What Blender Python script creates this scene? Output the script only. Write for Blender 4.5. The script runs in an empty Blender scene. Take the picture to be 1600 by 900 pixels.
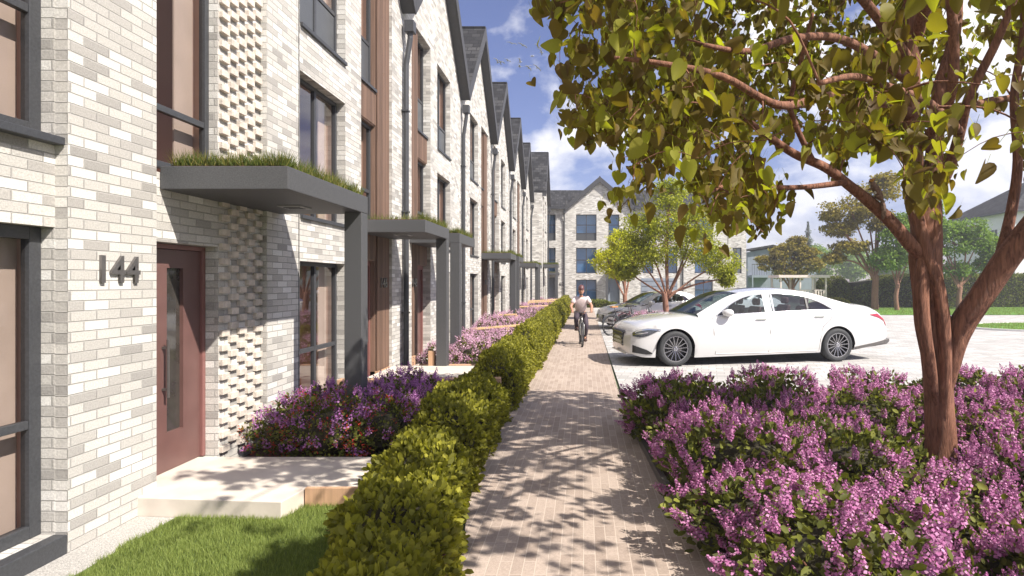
import bpy, bmesh, math, random
import numpy as np
from mathutils import Vector, Matrix, Euler
sc = bpy.context.scene
COL = sc.collection
R = math.radians
# ------------------------------------------------------------------ camera, sky, sun, exposure
CAMH = 1.8; F = 920.0
cam_d = bpy.data.cameras.new('camera'); cam = bpy.data.objects.new('camera', cam_d); COL.objects.link(cam)
cam.location = (0, 0, CAMH); cam.rotation_euler = (R(90), 0, 0)
cam_d.sensor_width = 36; cam_d.lens = 36*F/1600; cam_d.shift_x = -0.07; cam_d.shift_y = -0.00625
cam_d.clip_start = 0.05; cam_d.clip_end = 3000
sc.camera = cam
SUN_DIR = Vector((1.0, -0.62, 1.22)).normalized()      # towards the sun
EL = math.asin(SUN_DIR.z); AZ = math.atan2(SUN_DIR.x, SUN_DIR.y)
w = bpy.data.worlds.new('World'); sc.world = w; w.use_nodes = True
nt = w.node_tree; nt.nodes.clear()
N = nt.nodes.new; L = nt.links.new
out = N('ShaderNodeOutputWorld'); bg = N('ShaderNodeBackground'); bg.inputs[1].default_value = 0.062
sky = N('ShaderNodeTexSky'); sky.sky_type = 'NISHITA'; sky.sun_disc = False
sky.sun_elevation = EL; sky.sun_rotation = AZ; sky.air_density = 1.0; sky.dust_density = 0.6; sky.ozone_density = 2.2
tc = N('ShaderNodeTexCoord'); sep = N('ShaderNodeSeparateXYZ'); L(tc.outputs['Generated'], sep.inputs[0])
# cloud layer: direction projected to a plane overhead, so that clouds flatten towards the horizon
zc = N('ShaderNodeMath'); zc.operation = 'ADD'; L(sep.outputs[2], zc.inputs[0]); zc.inputs[1].default_value = 0.85
dv = N('ShaderNodeVectorMath'); dv.operation = 'DIVIDE'; L(tc.outputs['Generated'], dv.inputs[0])
cmb = N('ShaderNodeCombineXYZ'); [L(zc.outputs[0], cmb.inputs[i]) for i in range(3)]; L(cmb.outputs[0], dv.inputs[1])
mp = N('ShaderNodeMapping'); mp.inputs['Location'].default_value = (1.15, 0.62, 0.3); mp.inputs['Scale'].default_value = (1, 1, 1.7); L(dv.outputs[0], mp.inputs[0])
n1 = N('ShaderNodeTexNoise'); n1.inputs['Scale'].default_value = 4.2; n1.inputs['Detail'].default_value = 9; n1.inputs['Roughness'].default_value = .56; n1.inputs['Distortion'].default_value = .25
L(mp.outputs[0], n1.inputs['Vector'])
cr = N('ShaderNodeValToRGB'); cr.color_ramp.elements[0].position = .47; cr.color_ramp.elements[1].position = .60
L(n1.outputs['Fac'], cr.inputs[0])
hz = N('ShaderNodeMapRange'); L(sep.outputs[2], hz.inputs[0]); hz.inputs[1].default_value = -.02; hz.inputs[2].default_value = .3; hz.inputs[3].default_value = .62; hz.inputs[4].default_value = 1.0
cf = N('ShaderNodeMath'); cf.operation = 'MULTIPLY'; L(cr.outputs[0], cf.inputs[0]); L(hz.outputs[0], cf.inputs[1])
tint = N('ShaderNodeMix'); tint.data_type = 'RGBA'; tint.blend_type = 'MULTIPLY'; tint.inputs[0].default_value = 1
L(sky.outputs[0], tint.inputs[6]); tint.inputs[7].default_value = (1.22, 1.05, 1.32, 1)
mixc = N('ShaderNodeMix'); mixc.data_type = 'RGBA'; L(cf.outputs[0], mixc.inputs[0]); L(tint.outputs[2], mixc.inputs[6]); mixc.inputs[7].default_value = (11, 10.9, 11.3, 1)
L(mixc.outputs[2], bg.inputs[0]); L(bg.outputs[0], out.inputs[0])
sl = bpy.data.lights.new('sun', 'SUN'); sl.energy = 5.0; sl.angle = R(.6); sl.color = (1, .935, .84)
so = bpy.data.objects.new('sun', sl); COL.objects.link(so); so.rotation_euler = SUN_DIR.to_track_quat('Z', 'Y').to_euler(); so.location = (10, -6, 12)
vs = sc.view_settings; vs.view_transform = 'Standard'; vs.look = 'None'; vs.exposure = 0.84; vs.gamma = 1; vs.use_curve_mapping = False
sc.cycles.max_bounces = 6; sc.cycles.diffuse_bounces = 2; sc.cycles.glossy_bounces = 3; sc.cycles.transmission_bounces = 4; sc.cycles.transparent_max_bounces = 10
sc.cycles.volume_bounces = 0; sc.cycles.caustics_reflective = False; sc.cycles.caustics_refractive = False; sc.cycles.use_denoising = True

# ------------------------------------------------------------------ helpers
rng = np.random.default_rng(7)
random.seed(7)
def at(x, y, Y):
    return Vector(((x-912)*Y/F, Y, CAMH-(y-440)*Y/F))
def tag(o, label=None, cat=None, group=None, kind=None):
    if label: o['label'] = label
    if cat: o['category'] = cat
    if group: o['group'] = group
    if kind: o['kind'] = kind
    return o
def thing(name, label, cat, loc=(0, 0, 0), rz=0, group=None):
    o = bpy.data.objects.new(name, None); COL.objects.link(o); o.location = loc; o.rotation_euler = (0, 0, rz); o.empty_display_size = .2
    return tag(o, label, cat, group)
def copy_tree(o, parent=None):
    c = o.copy(); COL.objects.link(c); c.parent = parent
    for ch in list(o.children): copy_tree(ch, c)
    return c
def dup(o, loc, rz, label, s=1, group=None):
    c = copy_tree(o); c.location = loc; c.rotation_euler = (0, 0, rz); c['label'] = label
    c.scale = (s, s, s) if not hasattr(s, '__len__') else s
    if group: c['group'] = group
    return c
def box_uv(me):
    nl = len(me.loops)
    if not nl: return
    uvl = me.uv_layers.new(name='UVMap')
    co = np.empty(len(me.vertices)*3); me.vertices.foreach_get('co', co); co = co.reshape(-1, 3)
    vi = np.empty(nl, int); me.loops.foreach_get('vertex_index', vi)
    nn = np.empty(len(me.polygons)*3); me.polygons.foreach_get('normal', nn); nn = nn.reshape(-1, 3)
    lt = np.empty(len(me.polygons), int); me.polygons.foreach_get('loop_total', lt)
    pn = np.abs(np.repeat(nn, lt, axis=0)); c = co[vi]
    ax = np.argmax(pn*np.array([1, 1, .999]), axis=1)
    u = np.where(ax == 0, c[:, 1], c[:, 0]); v = np.where(ax == 2, c[:, 1], c[:, 2])
    # sloping faces (roofs): measure along the slope
    sl_ = np.where(ax == 2, 1/np.maximum(pn[:, 2], .3), 1)
    uvl.data.foreach_set('uv', np.stack([u*sl_ if False else u, v], 1).ravel())
def mesh_obj(name, verts, faces, mat, parent=None, smooth=False, uv=True, loc=None):
    me = bpy.data.meshes.new(name)
    me.from_pydata([tuple(v) for v in verts], [], faces); me.update()
    if uv: box_uv(me)
    if smooth: me.shade_smooth()
    for m in (mat if isinstance(mat, (list, tuple)) else [mat]): me.materials.append(m)
    o = bpy.data.objects.new(name, me); COL.objects.link(o)
    if parent: o.parent = parent
    if loc is not None: o.location = loc
    return o
class MB:
    def __init__(s): s.v = []; s.f = []
    def box(s, x0, x1, y0, y1, z0, z1):
        if x0 > x1: x0, x1 = x1, x0
        if y0 > y1: y0, y1 = y1, y0
        if z0 > z1: z0, z1 = z1, z0
        b = len(s.v)
        s.v += [(x0, y0, z0), (x1, y0, z0), (x1, y1, z0), (x0, y1, z0), (x0, y0, z1), (x1, y0, z1), (x1, y1, z1), (x0, y1, z1)]
        s.f += [tuple(b+i for i in q) for q in ((3, 2, 1, 0), (4, 5, 6, 7), (0, 1, 5, 4), (1, 2, 6, 5), (2, 3, 7, 6), (3, 0, 4, 7))]
        return s
    def quad(s, *p):
        b = len(s.v); s.v += [tuple(q) for q in p]; s.f.append(tuple(range(b, b+len(p)))); return s
    def bar(s, p, q, w, h, up=(0, 0, 1)):
        p = Vector(p); q = Vector(q); d = (q-p).normalized(); upv = Vector(up)
        sd = d.cross(upv)
        if sd.length < 1e-4: sd = d.cross(Vector((1, 0, 0)))
        sd.normalize(); u = sd.cross(d).normalized(); b = len(s.v)
        for c in (p, q):
            for a, e in ((-1, -1), (1, -1), (1, 1), (-1, 1)): s.v.append(tuple(c+sd*a*w/2+u*e*h/2))
        s.f += [tuple(b+i for i in t) for t in ((3, 2, 1, 0), (4, 5, 6, 7), (0, 1, 5, 4), (1, 2, 6, 5), (2, 3, 7, 6), (3, 0, 4, 7))]
        return s
    def tube(s, pts, rad, n=8, cap=True, wob=0, seed=0):
        pts = [Vector(p) for p in pts]
        if not hasattr(rad, '__len__'): rad = [rad]*len(pts)
        rr = random.Random(seed); b = len(s.v); ref = None; ph = [rr.uniform(0, 6.28) for _ in range(4)]
        for i, p in enumerate(pts):
            d = (pts[min(i+1, len(pts)-1)]-pts[max(i-1, 0)]).normalized()
            if ref is None: ref = d.orthogonal().normalized()
            ref = (ref-d*ref.dot(d)).normalized(); bi = d.cross(ref)
            for j in range(n):
                a = 2*math.pi*j/n
                k = 1+wob*(math.sin(3*a+ph[0]+i*.25)*.6+math.sin(5*a+ph[1]-i*.2)*.4)
                s.v.append(tuple(p+(ref*math.cos(a)+bi*math.sin(a))*rad[i]*k))
        for i in range(len(pts)-1):
            for j in range(n):
                a = b+i*n+j; c = b+i*n+(j+1) % n
                s.f.append((a, c, c+n, a+n))
        if cap:
            s.f.append(tuple(b+n-1-j for j in range(n))); e = b+(len(pts)-1)*n; s.f.append(tuple(e+j for j in range(n)))
        return s
    def prism(s, poly, a0, a1, axis='y'):
        # poly in the two other coordinates, extruded along axis
        b = len(s.v); n = len(poly)
        for a in (a0, a1):
            for p, q in poly:
                s.v.append({'x': (a, p, q), 'y': (p, a, q), 'z': (p, q, a)}[axis])
        s.f.append(tuple(b+n-1-i for i in range(n))); s.f.append(tuple(b+n+i for i in range(n)))
        for i in range(n): s.f.append((b+i, b+(i+1) % n, b+n+(i+1) % n, b+n+i))
        return s
    def lathe(s, prof, n=24, c=(0, 0, 0), axis='z'):
        b = len(s.v)
        for r, h in prof:
            for j in range(n):
                a = 2*math.pi*j/n; x, y = r*math.cos(a), r*math.sin(a)
                s.v.append({'z': (c[0]+x, c[1]+y, c[2]+h), 'y': (c[0]+x, c[1]+h, c[2]+y), 'x': (c[0]+h, c[1]+x, c[2]+y)}[axis])
        for i in range(len(prof)-1):
            for j in range(n):
                a = b+i*n+j; d = b+i*n+(j+1) % n; s.f.append((a, d, d+n, a+n))
        return s
    def build(s, name, mat, parent=None, smooth=False, bevel=0, loc=None, fix=True):
        o = mesh_obj(name, s.v, s.f, mat, parent, False, False, loc)
        if fix:
            bm = bmesh.new(); bm.from_mesh(o.data); bmesh.ops.recalc_face_normals(bm, faces=bm.faces); bm.to_mesh(o.data); bm.free()
        box_uv(o.data)
        if smooth: o.data.shade_smooth()
        if bevel:
            m = o.modifiers.new('bevel', 'BEVEL'); m.width = bevel; m.segments = 2; m.limit_method = 'ANGLE'
        return o
def np_mesh(name, V, Fq, mat, parent=None, smooth=False):
    """V (n,3), Fq (m,k) all faces the same size"""
    me = bpy.data.meshes.new(name); m, k = Fq.shape
    me.vertices.add(len(V)); me.vertices.foreach_set('co', V.astype(np.float32).ravel())
    me.loops.add(m*k); me.loops.foreach_set('vertex_index', Fq.astype(np.int32).ravel())
    me.polygons.add(m); me.polygons.foreach_set('loop_start', np.arange(m, dtype=np.int32)*k)
    me.update(calc_edges=True); me.validate()
    if smooth: me.shade_smooth()
    me.materials.append(mat)
    o = bpy.data.objects.new(name, me); COL.objects.link(o)
    if parent: o.parent = parent
    return o
def frames(dirs, roll):
    """rotation matrices (n,3,3): local y -> dirs, local z -> roughly roll-turned normal"""
    d = dirs/np.linalg.norm(dirs, axis=1, keepdims=True)
    up = np.tile([0., 0., 1.], (len(d), 1)); up[np.abs(d[:, 2]) > .95] = [1, 0, 0]
    x = np.cross(d, up); x /= np.linalg.norm(x, axis=1, keepdims=True); z = np.cross(x, d)
    c, s_ = np.cos(roll)[:, None], np.sin(roll)[:, None]
    x2 = x*c+z*s_; z2 = -x*s_+z*c
    return np.stack([x2, d, z2], axis=2)
def scatter(tv, tf, pos, rot, scl):
    tv = np.asarray(tv, float); tf = np.asarray(tf); n = len(pos)
    scl = np.asarray(scl, float)
    if scl.ndim == 1: scl = scl[:, None]
    V = np.einsum('nij,nkj->nki', rot, tv[None]*scl[:, None, :])+pos[:, None, :]
    Fq = tf[None]+(np.arange(n)*len(tv))[:, None, None]
    return V.reshape(-1, 3), Fq.reshape(-1, tf.shape[1])
def _heart():
    o = [(0, 0), (.13, -.10), (.29, -.08), (.40, .06), (.435, .24), (.40, .43), (.30, .62), (.17, .80), (.07, .93), (0, 1.10)]
    sp = [(0, .02), (0, .1), (0, .18), (0, .28), (0, .38), (0, .5), (0, .64), (0, .8), (0, .95)]
    V = [(0, y, -.05) for x, y in sp]; Fq = []
    for s in (1, -1):
        b = len(V); V += [(s*x, y, -.05+.34*x-.10*y*y) for x, y in o[:-1]]
        for i in range(8): Fq.append((i, i+1, b+i+1, b+i) if s < 0 else (i, b+i, b+i+1, i+1))
    V = [(x, y, z if x else -.05-.10*y*y) for x, y, z in V]
    return V, Fq
HEART_V, HEART_F = _heart()
OVAL_V = [(0, 0, 0), (.27, .32, .07), (.25, .72, .06), (0, 1, -.02), (-.25, .72, .06), (-.27, .32, .07)]
OVAL_F = [(0, 1, 2, 3), (0, 3, 4, 5)]
DIA_V = [(0, 0, 0), (.3, .5, .05), (0, 1, 0), (-.3, .5, .05)]
DIA_F = [(0, 1, 2, 3)]
BLADE_V = [(-.5, 0, 0), (.5, 0, 0), (.12, 1, 0)]
def unit(n, r=rng):
    v = r.normal(size=(n, 3)); return v/np.linalg.norm(v, axis=1, keepdims=True)

# ------------------------------------------------------------------ materials
def new_mat(name):
    m = bpy.data.materials.new(name); m.use_nodes = True; nt = m.node_tree
    return m, nt, nt.nodes['Principled BSDF'], nt.nodes.new, nt.links.new
def flat(name, col, rough=.6, metal=0, noise=.12, nscale=8, bump=0, bscale=60, spec=.5, coat=0, coords='Object', detail=4):
    m, nt, b, N, L = new_mat(name)
    b.inputs['Roughness'].default_value = rough; b.inputs['Metallic'].default_value = metal
    b.inputs['Specular IOR Level'].default_value = spec; b.inputs['Coat Weight'].default_value = coat; b.inputs['Coat Roughness'].default_value = .04
    tc = N('ShaderNodeTexCoord')
    if noise:
        n = N('ShaderNodeTexNoise'); n.inputs['Scale'].default_value = nscale; n.inputs['Detail'].default_value = detail; L(tc.outputs[coords], n.inputs['Vector'])
        r = N('ShaderNodeValToRGB'); r.color_ramp.elements[0].position = .3; r.color_ramp.elements[1].position = .7
        r.color_ramp.elements[0].color = tuple(c*(1-noise) for c in col)+(1,); r.color_ramp.elements[1].color = tuple(min(1, c*(1+noise)) for c in col)+(1,)
        L(n.outputs['Fac'], r.inputs[0]); L(r.outputs[0], b.inputs['Base Color'])
    else: b.inputs['Base Color'].default_value = (*col, 1)
    if bump:
        n2 = N('ShaderNodeTexNoise'); n2.inputs['Scale'].default_value = bscale; n2.inputs['Detail'].default_value = 4; L(tc.outputs[coords], n2.inputs['Vector'])
        bp = N('ShaderNodeBump'); bp.inputs['Strength'].default_value = bump; bp.inputs['Distance'].default_value = .01
        L(n2.outputs['Fac'], bp.inputs['Height']); L(bp.outputs[0], b.inputs['Normal'])
    return m
def bricks(name, w, h, ramp, mortar, msize=.008, off=.5, rough=.85, rot=0, bump=.5, grain=90, grainamt=.35, stain=.0, freq=2, blotch=0):
    """ramp: list of (pos,color) chosen per brick"""
    m, nt, b, N, L = new_mat(name); b.inputs['Roughness'].default_value = rough; b.inputs['Specular IOR Level'].default_value = .25
    tc = N('ShaderNodeTexCoord'); mp = N('ShaderNodeMapping'); mp.inputs['Rotation'].default_value = (0, 0, rot); L(tc.outputs['UV'], mp.inputs[0])
    def bt(sz, smooth):
        t = N('ShaderNodeTexBrick'); t.offset = off; t.offset_frequency = freq; t.inputs['Scale'].default_value = 1
        t.inputs['Brick Width'].default_value = w; t.inputs['Row Height'].default_value = h; t.inputs['Mortar Size'].default_value = sz
        t.inputs['Mortar Smooth'].default_value = smooth; t.inputs['Color1'].default_value = (0, 0, 0, 1); t.inputs['Color2'].default_value = (1, 1, 1, 1); t.inputs['Mortar'].default_value = (.5, .5, .5, 1)
        L(mp.outputs[0], t.inputs['Vector']); return t
    t = bt(msize, .15)
    r = N('ShaderNodeValToRGB'); r.color_ramp.interpolation = 'LINEAR'
    e = r.color_ramp.elements; e[0].position, e[0].color = ramp[0][0], (*ramp[0][1], 1); e[1].position, e[1].color = ramp[-1][0], (*ramp[-1][1], 1)
    for p, c in ramp[1:-1]: x = e.new(p); x.color = (*c, 1)
    L(t.outputs['Color'], r.inputs[0])
    g = N('ShaderNodeTexNoise'); g.inputs['Scale'].default_value = grain; g.inputs['Detail'].default_value = 5; g.inputs['Roughness'].default_value = .7; L(tc.outputs['Object'], g.inputs['Vector'])
    gr = N('ShaderNodeMapRange'); gr.inputs[1].default_value = .3; gr.inputs[2].default_value = .7; gr.inputs[3].default_value = 1-grainamt; gr.inputs[4].default_value = 1+grainamt*.6; L(g.outputs['Fac'], gr.inputs[0])
    mg = N('ShaderNodeMix'); mg.data_type = 'RGBA'; mg.blend_type = 'MULTIPLY'; mg.inputs[0].default_value = 1; L(r.outputs[0], mg.inputs[6]); L(gr.outputs[0], mg.inputs[7])
    last = mg.outputs[2]
    if blotch:
        g2 = N('ShaderNodeTexNoise'); g2.inputs['Scale'].default_value = .9; g2.inputs['Detail'].default_value = 5; L(tc.outputs['Object'], g2.inputs['Vector'])
        gm = N('ShaderNodeMapRange'); gm.inputs[1].default_value = .35; gm.inputs[2].default_value = .7; gm.inputs[3].default_value = 1+blotch*.4; gm.inputs[4].default_value = 1-blotch; L(g2.outputs['Fac'], gm.inputs[0])
        m3 = N('ShaderNodeMix'); m3.data_type = 'RGBA'; m3.blend_type = 'MULTIPLY'; m3.inputs[0].default_value = 1; L(last, m3.inputs[6]); L(gm.outputs[0], m3.inputs[7]); last = m3.outputs[2]
    mm = N('ShaderNodeMix'); mm.data_type = 'RGBA'; L(t.outputs['Fac'], mm.inputs[0]); L(last, mm.inputs[6]); mm.inputs[7].default_value = (*mortar, 1)
    L(mm.outputs[2], b.inputs['Base Color'])
    t2 = bt(msize*1.15, .6)
    inv = N('ShaderNodeMath'); inv.operation = 'MULTIPLY_ADD'; inv.inputs[1].default_value = -1; inv.inputs[2].default_value = 1; L(t2.outputs['Fac'], inv.inputs[0])
    ad = N('ShaderNodeMath'); ad.operation = 'MULTIPLY_ADD'; L(g.outputs['Fac'], ad.inputs[0]); ad.inputs[1].default_value = .5; L(inv.outputs[0], ad.inputs[2])
    ad2 = N('ShaderNodeMath'); ad2.operation = 'MULTIPLY_ADD'; L(t.outputs['Color'], ad2.inputs[0]); ad2.inputs[1].default_value = .25; L(ad.outputs[0], ad2.inputs[2])
    bp = N('ShaderNodeBump'); bp.inputs['Strength'].default_value = bump; bp.inputs['Distance'].default_value = .008; L(ad2.outputs[0], bp.inputs['Height']); L(bp.outputs[0], b.inputs['Normal'])
    return m
def leafmat(name, c1, c2, c3=None, trans=.35, tcol=None, rough=.62):
    m, nt, b, N, L = new_mat(name); b.inputs['Roughness'].default_value = rough; b.inputs['Specular IOR Level'].default_value = .22
    g = N('ShaderNodeNewGeometry'); r = N('ShaderNodeValToRGB'); e = r.color_ramp.elements
    e[0].color = (*c1, 1); e[1].color = (*c2, 1)
    if c3: e[1].position = .6; x = e.new(1.0); x.color = (*c3, 1)
    L(g.outputs['Random Per Island'], r.inputs[0]); L(r.outputs[0], b.inputs['Base Color'])
    if trans:
        tr = N('ShaderNodeBsdfTranslucent'); mx = N('ShaderNodeMixShader'); mx.inputs[0].default_value = trans
        tm = N('ShaderNodeMix'); tm.data_type = 'RGBA'; tm.blend_type = 'MULTIPLY'; tm.inputs[0].default_value = 1; L(r.outputs[0], tm.inputs[6]); tm.inputs[7].default_value = (*(tcol or (1.8, 1.9, .7)), 1)
        L(tm.outputs[2], tr.inputs[0]); L(b.outputs[0], mx.inputs[1]); L(tr.outputs[0], mx.inputs[2]); L(mx.outputs[0], nt.nodes['Material Output'].inputs[0])
    return m
def glassmat(name, tint=(.8, .82, .85), refl=.08, rough=.02, mul=.55):
    m, nt, b, N, L = new_mat(name); nt.nodes.remove(b)
    t = N('ShaderNodeBsdfTransparent'); t.inputs[0].default_value = (*tint, 1); g = N('ShaderNodeBsdfGlossy'); g.inputs['Roughness'].default_value = rough
    lw = N('ShaderNodeFresnel'); lw.inputs['IOR'].default_value = 1.4; ad = N('ShaderNodeMath'); ad.operation = 'ADD'; ad.operation = 'MULTIPLY_ADD'; L(lw.outputs[0], ad.inputs[0]); ad.inputs[1].default_value = mul; ad.inputs[2].default_value = refl; ad.use_clamp = True
    mx = N('ShaderNodeMixShader'); L(ad.outputs[0], mx.inputs[0]); L(t.outputs[0], mx.inputs[1]); L(g.outputs[0], mx.inputs[2]); L(mx.outputs[0], nt.nodes['Material Output'].inputs[0])
    return m
M = {}
M['brick'] = bricks('cream_brick', .212, .0695, [(0, (.34, .325, .305)), (.12, (.42, .40, .375)), (.30, (.52, .50, .465)), (.6, (.585, .56, .52)), (.82, (.66, .64, .60)), (1, (.76, .745, .71))], (.44, .425, .40), msize=.0045, bump=1.0, grain=85, grainamt=.24)
M['proj'] = flat('projecting_brick', (.62, .55, .48), .9, noise=.2, nscale=12, bump=.6, bscale=90)
M['slate'] = bricks('roof_slate', .28, .17, [(0, (.018, .018, .02)), (.5, (.036, .036, .04)), (1, (.075, .074, .076))], (.015, .015, .017), msize=.012, bump=.9, grain=30, grainamt=.4)
M['grey'] = flat('dark_grey_metal', (.05, .052, .058), .45, noise=.18, nscale=60, bump=.15, bscale=300, spec=.4)
M['grey2'] = flat('canopy_grey_coating', (.075, .076, .08), .55, noise=.25, nscale=120, bump=.2, bscale=260, spec=.4)
M['soffit'] = flat('soffit_white_grey', (.33, .33, .335), .6, noise=.05)
M['verge'] = flat('verge_grey_board', (.05, .05, .054), .6, noise=.1, nscale=15)
M['panel'] = flat('grey_infill_panel', (.07, .075, .082), .35, noise=.06)
M['door'] = flat('mauve_door_paint', (.145, .075, .067), .38, noise=.08, nscale=5, bump=.04, bscale=200)
M['doorframe'] = flat('brown_door_frame', (.22, .1, .09), .45, noise=.08)
M['doordark'] = flat('dark_brown_door', (.10, .05, .04), .4, noise=.1)
M['slit'] = flat('dark_door_glass', (.05, .045, .04), .06, noise=.3, nscale=6, coat=.6)
M['steel'] = flat('brushed_dark_steel', (.16, .15, .145), .35, metal=.6, noise=.1, nscale=30)
M['room'] = flat('room_plaster', (.56, .38, .31), .9, noise=.05, nscale=2)
M['skyreflect'] = flat('blue_window_reflection', (.20, .42, .62), .8, noise=.06, nscale=2)  # blue painted behind the back windows in place of reflected sky
M['curtain'] = flat('curtain_cloth', (.62, .52, .45), .9, noise=.08, nscale=3)
M['glass'] = glassmat('window_glass', (.82, .79, .78), .01, mul=.28)
M['glassblue'] = glassmat('back_window_glass', (.62, .80, .95), .12)  # blue tint strengthens the painted sky reflection
def timber(name, col, amt=.35):
    m, nt, b, N, L = new_mat(name); b.inputs['Roughness'].default_value = .65
    tc = N('ShaderNodeTexCoord'); g = N('ShaderNodeNewGeometry'); mp = N('ShaderNodeMapping'); mp.inputs['Scale'].default_value = (40, 40, 1.6); L(tc.outputs['Object'], mp.inputs[0])
    n = N('ShaderNodeTexNoise'); n.inputs['Scale'].default_value = 1.2; n.inputs['Detail'].default_value = 5; L(mp.outputs[0], n.inputs['Vector'])
    a = N('ShaderNodeMath'); a.operation = 'MULTIPLY_ADD'; L(g.outputs['Random Per Island'], a.inputs[0]); a.inputs[1].default_value = .5; L(n.outputs['Fac'], a.inputs[2])
    r = N('ShaderNodeValToRGB'); r.color_ramp.elements[0].position = .35; r.color_ramp.elements[1].position = 1.1 if False else 1.0
    r.color_ramp.elements[0].color = tuple(c*(1-amt) for c in col)+(1,); r.color_ramp.elements[1].color = tuple(min(1, c*(1+amt)) for c in col)+(1,)
    L(a.outputs[0], r.inputs[0]); L(r.outputs[0], b.inputs['Base Color']); return m
M['timber'] = timber('brown_timber_slats', (.17, .105, .075))
M['sleeper'] = timber('pale_timber_sleeper', (.50, .31, .19), .2)
M['rail'] = timber('yellow_timber_rail', (.68, .46, .24), .15)
M['path'] = bricks('footpath_pavers', .27, .076, [(0, (.335, .265, .22)), (.5, (.38, .305, .255)), (1, (.43, .35, .295))], (.49, .41, .345), msize=.003, off=.37, rot=R(90), bump=.3, grain=60, grainamt=.2, blotch=.1, freq=2)
M['pave'] = bricks('pale_block_paving', .30, .20, [(0, (.37, .36, .345)), (.5, (.45, .435, .42)), (1, (.54, .52, .50))], (.22, .21, .20), msize=.006, rot=R(12), bump=.3, grain=40, grainamt=.12, blotch=.08)
M['white'] = flat('white_concrete_strip', (.76, .74, .71), .8, noise=.04, nscale=3, bump=.1)
M['gravel'] = flat('pale_gravel', (.46, .44, .41), .95, noise=.4, nscale=110, bump=1, bscale=160)
M['stone'] = flat('pale_travertine', (.64, .575, .50), .55, noise=.14, nscale=3.5, bump=.08, bscale=30, detail=8)
M['soil'] = flat('red_brown_bark_mulch', (.10, .045, .035), .95, noise=.5, nscale=70, bump=1, bscale=90)
M['lawn'] = flat('lawn_turf', (.11, .16, .04), .9, noise=.35, nscale=3, bump=.8, bscale=200)
M['lawnfar'] = flat('mown_grass', (.10, .24, .03), .9, noise=.4, nscale=1.3, bump=.6, bscale=60, detail=8)
M['ground'] = flat('open_ground', (.16, .2, .10), .95, noise=.3, nscale=.2)
def grassmat(name, a, b_, c):
    return leafmat(name, a, b_, c, trans=.3, tcol=(1.5, 1.6, .6), rough=.6)
M['blade'] = grassmat('grass_blades', (.14, .175, .04), (.22, .28, .075), (.32, .37, .12))
M['sedge'] = grassmat('roof_grass', (.06, .10, .02), (.13, .15, .03), (.24, .20, .06))
M['hedge'] = leafmat('hedge_leaf', (.12, .12, .02), (.22, .215, .028), (.34, .32, .04), .3)
M['hedgecore'] = flat('hedge_twigs', (.035, .03, .014), .95, noise=.3, nscale=20, bump=1, bscale=40)
M['lilacleaf'] = leafmat('lilac_leaf', (.05, .052, .014), (.11, .125, .024), (.21, .22, .04), .25)
M['lilac'] = leafmat('lilac_floret', (.34, .105, .25), (.50, .185, .38), (.66, .36, .54), .25, (1.1, 1, 1.1), .7)
M['pink'] = leafmat('pink_floret', (.54, .28, .42), (.68, .42, .55), (.80, .60, .70), .25, (1.1, 1, 1.1), .7)
M['violet'] = leafmat('violet_floret', (.32, .11, .32), (.46, .19, .45), (.60, .32, .58), .25, (1.1, 1, 1.1), .7)
M['redfl'] = leafmat('red_floret', (.5, .03, .02), (.62, .08, .04), None, .1, (1, 1, 1), .6)
M['bigleaf'] = leafmat('tree_leaf', (.11, .066, .022), (.165, .13, .03), (.30, .30, .045), .42, (2.0, 2.3, .5), .6)
M['yleaf'] = leafmat('yellow_green_leaf', (.32, .34, .02), (.48, .48, .03), (.60, .55, .04), .4)
M['oliveleaf'] = leafmat('olive_leaf', (.15, .12, .025), (.24, .19, .04), (.33, .27, .06), .3)
M['greenleaf'] = leafmat('green_leaf', (.09, .15, .03), (.15, .24, .04), (.23, .32, .06), .3)
M['midleaf'] = leafmat('mid_green_leaf', (.15, .17, .02), (.28, .30, .03), (.42, .42, .05), .35)
M['yewleaf'] = leafmat('yew_leaf', (.07, .09, .018), (.14, .16, .03), (.22, .23, .05), .15)
M['fir'] = leafmat('fir_needles', (.05, .08, .04), (.09, .13, .06), None, .1)
def barkmat(name, c1, c2):
    m, nt, b, N, L = new_mat(name); b.inputs['Roughness'].default_value = .85
    tc = N('ShaderNodeTexCoord'); mp = N('ShaderNodeMapping'); mp.inputs['Scale'].default_value = (26, 26, 3.2); L(tc.outputs['Object'], mp.inputs[0])
    n = N('ShaderNodeTexNoise'); n.inputs['Scale'].default_value = 1.6; n.inputs['Detail'].default_value = 7; n.inputs['Roughness'].default_value = .65; n.inputs['Distortion'].default_value = .6; L(mp.outputs[0], n.inputs['Vector'])
    r = N('ShaderNodeValToRGB'); r.color_ramp.elements[0].position = .32; r.color_ramp.elements[1].position = .68; r.color_ramp.elements[0].color = (*c1, 1); r.color_ramp.elements[1].color = (*c2, 1)
    L(n.outputs['Fac'], r.inputs[0]); L(r.outputs[0], b.inputs['Base Color'])
    bp = N('ShaderNodeBump'); bp.inputs['Strength'].default_value = 1; bp.inputs['Distance'].default_value = .025; L(n.outputs['Fac'], bp.inputs['Height']); L(bp.outputs[0], b.inputs['Normal'])
    return m
M['bark'] = barkmat('red_brown_bark', (.10, .036, .022), (.36, .165, .10))
M['bark2'] = barkmat('pinkish_bark', (.16, .07, .045), (.36, .19, .13))
M['carpaint'] = flat('pearl_white_car_paint', (.60, .595, .595), .22, noise=0, coat=1, spec=.5)
M['chrome'] = flat('chrome', (.75, .75, .76), .12, metal=1, noise=0)
M['rim'] = flat('alloy_rim', (.36, .36, .38), .25, metal=1, noise=0)
M['rimdark'] = flat('rim_black', (.03, .03, .032), .4, noise=0)
M['tyre'] = flat('tyre_rubber', (.035, .037, .04), .75, noise=.1, nscale=20)
M['black'] = flat('black_plastic', (.018, .018, .02), .45, noise=0)
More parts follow.
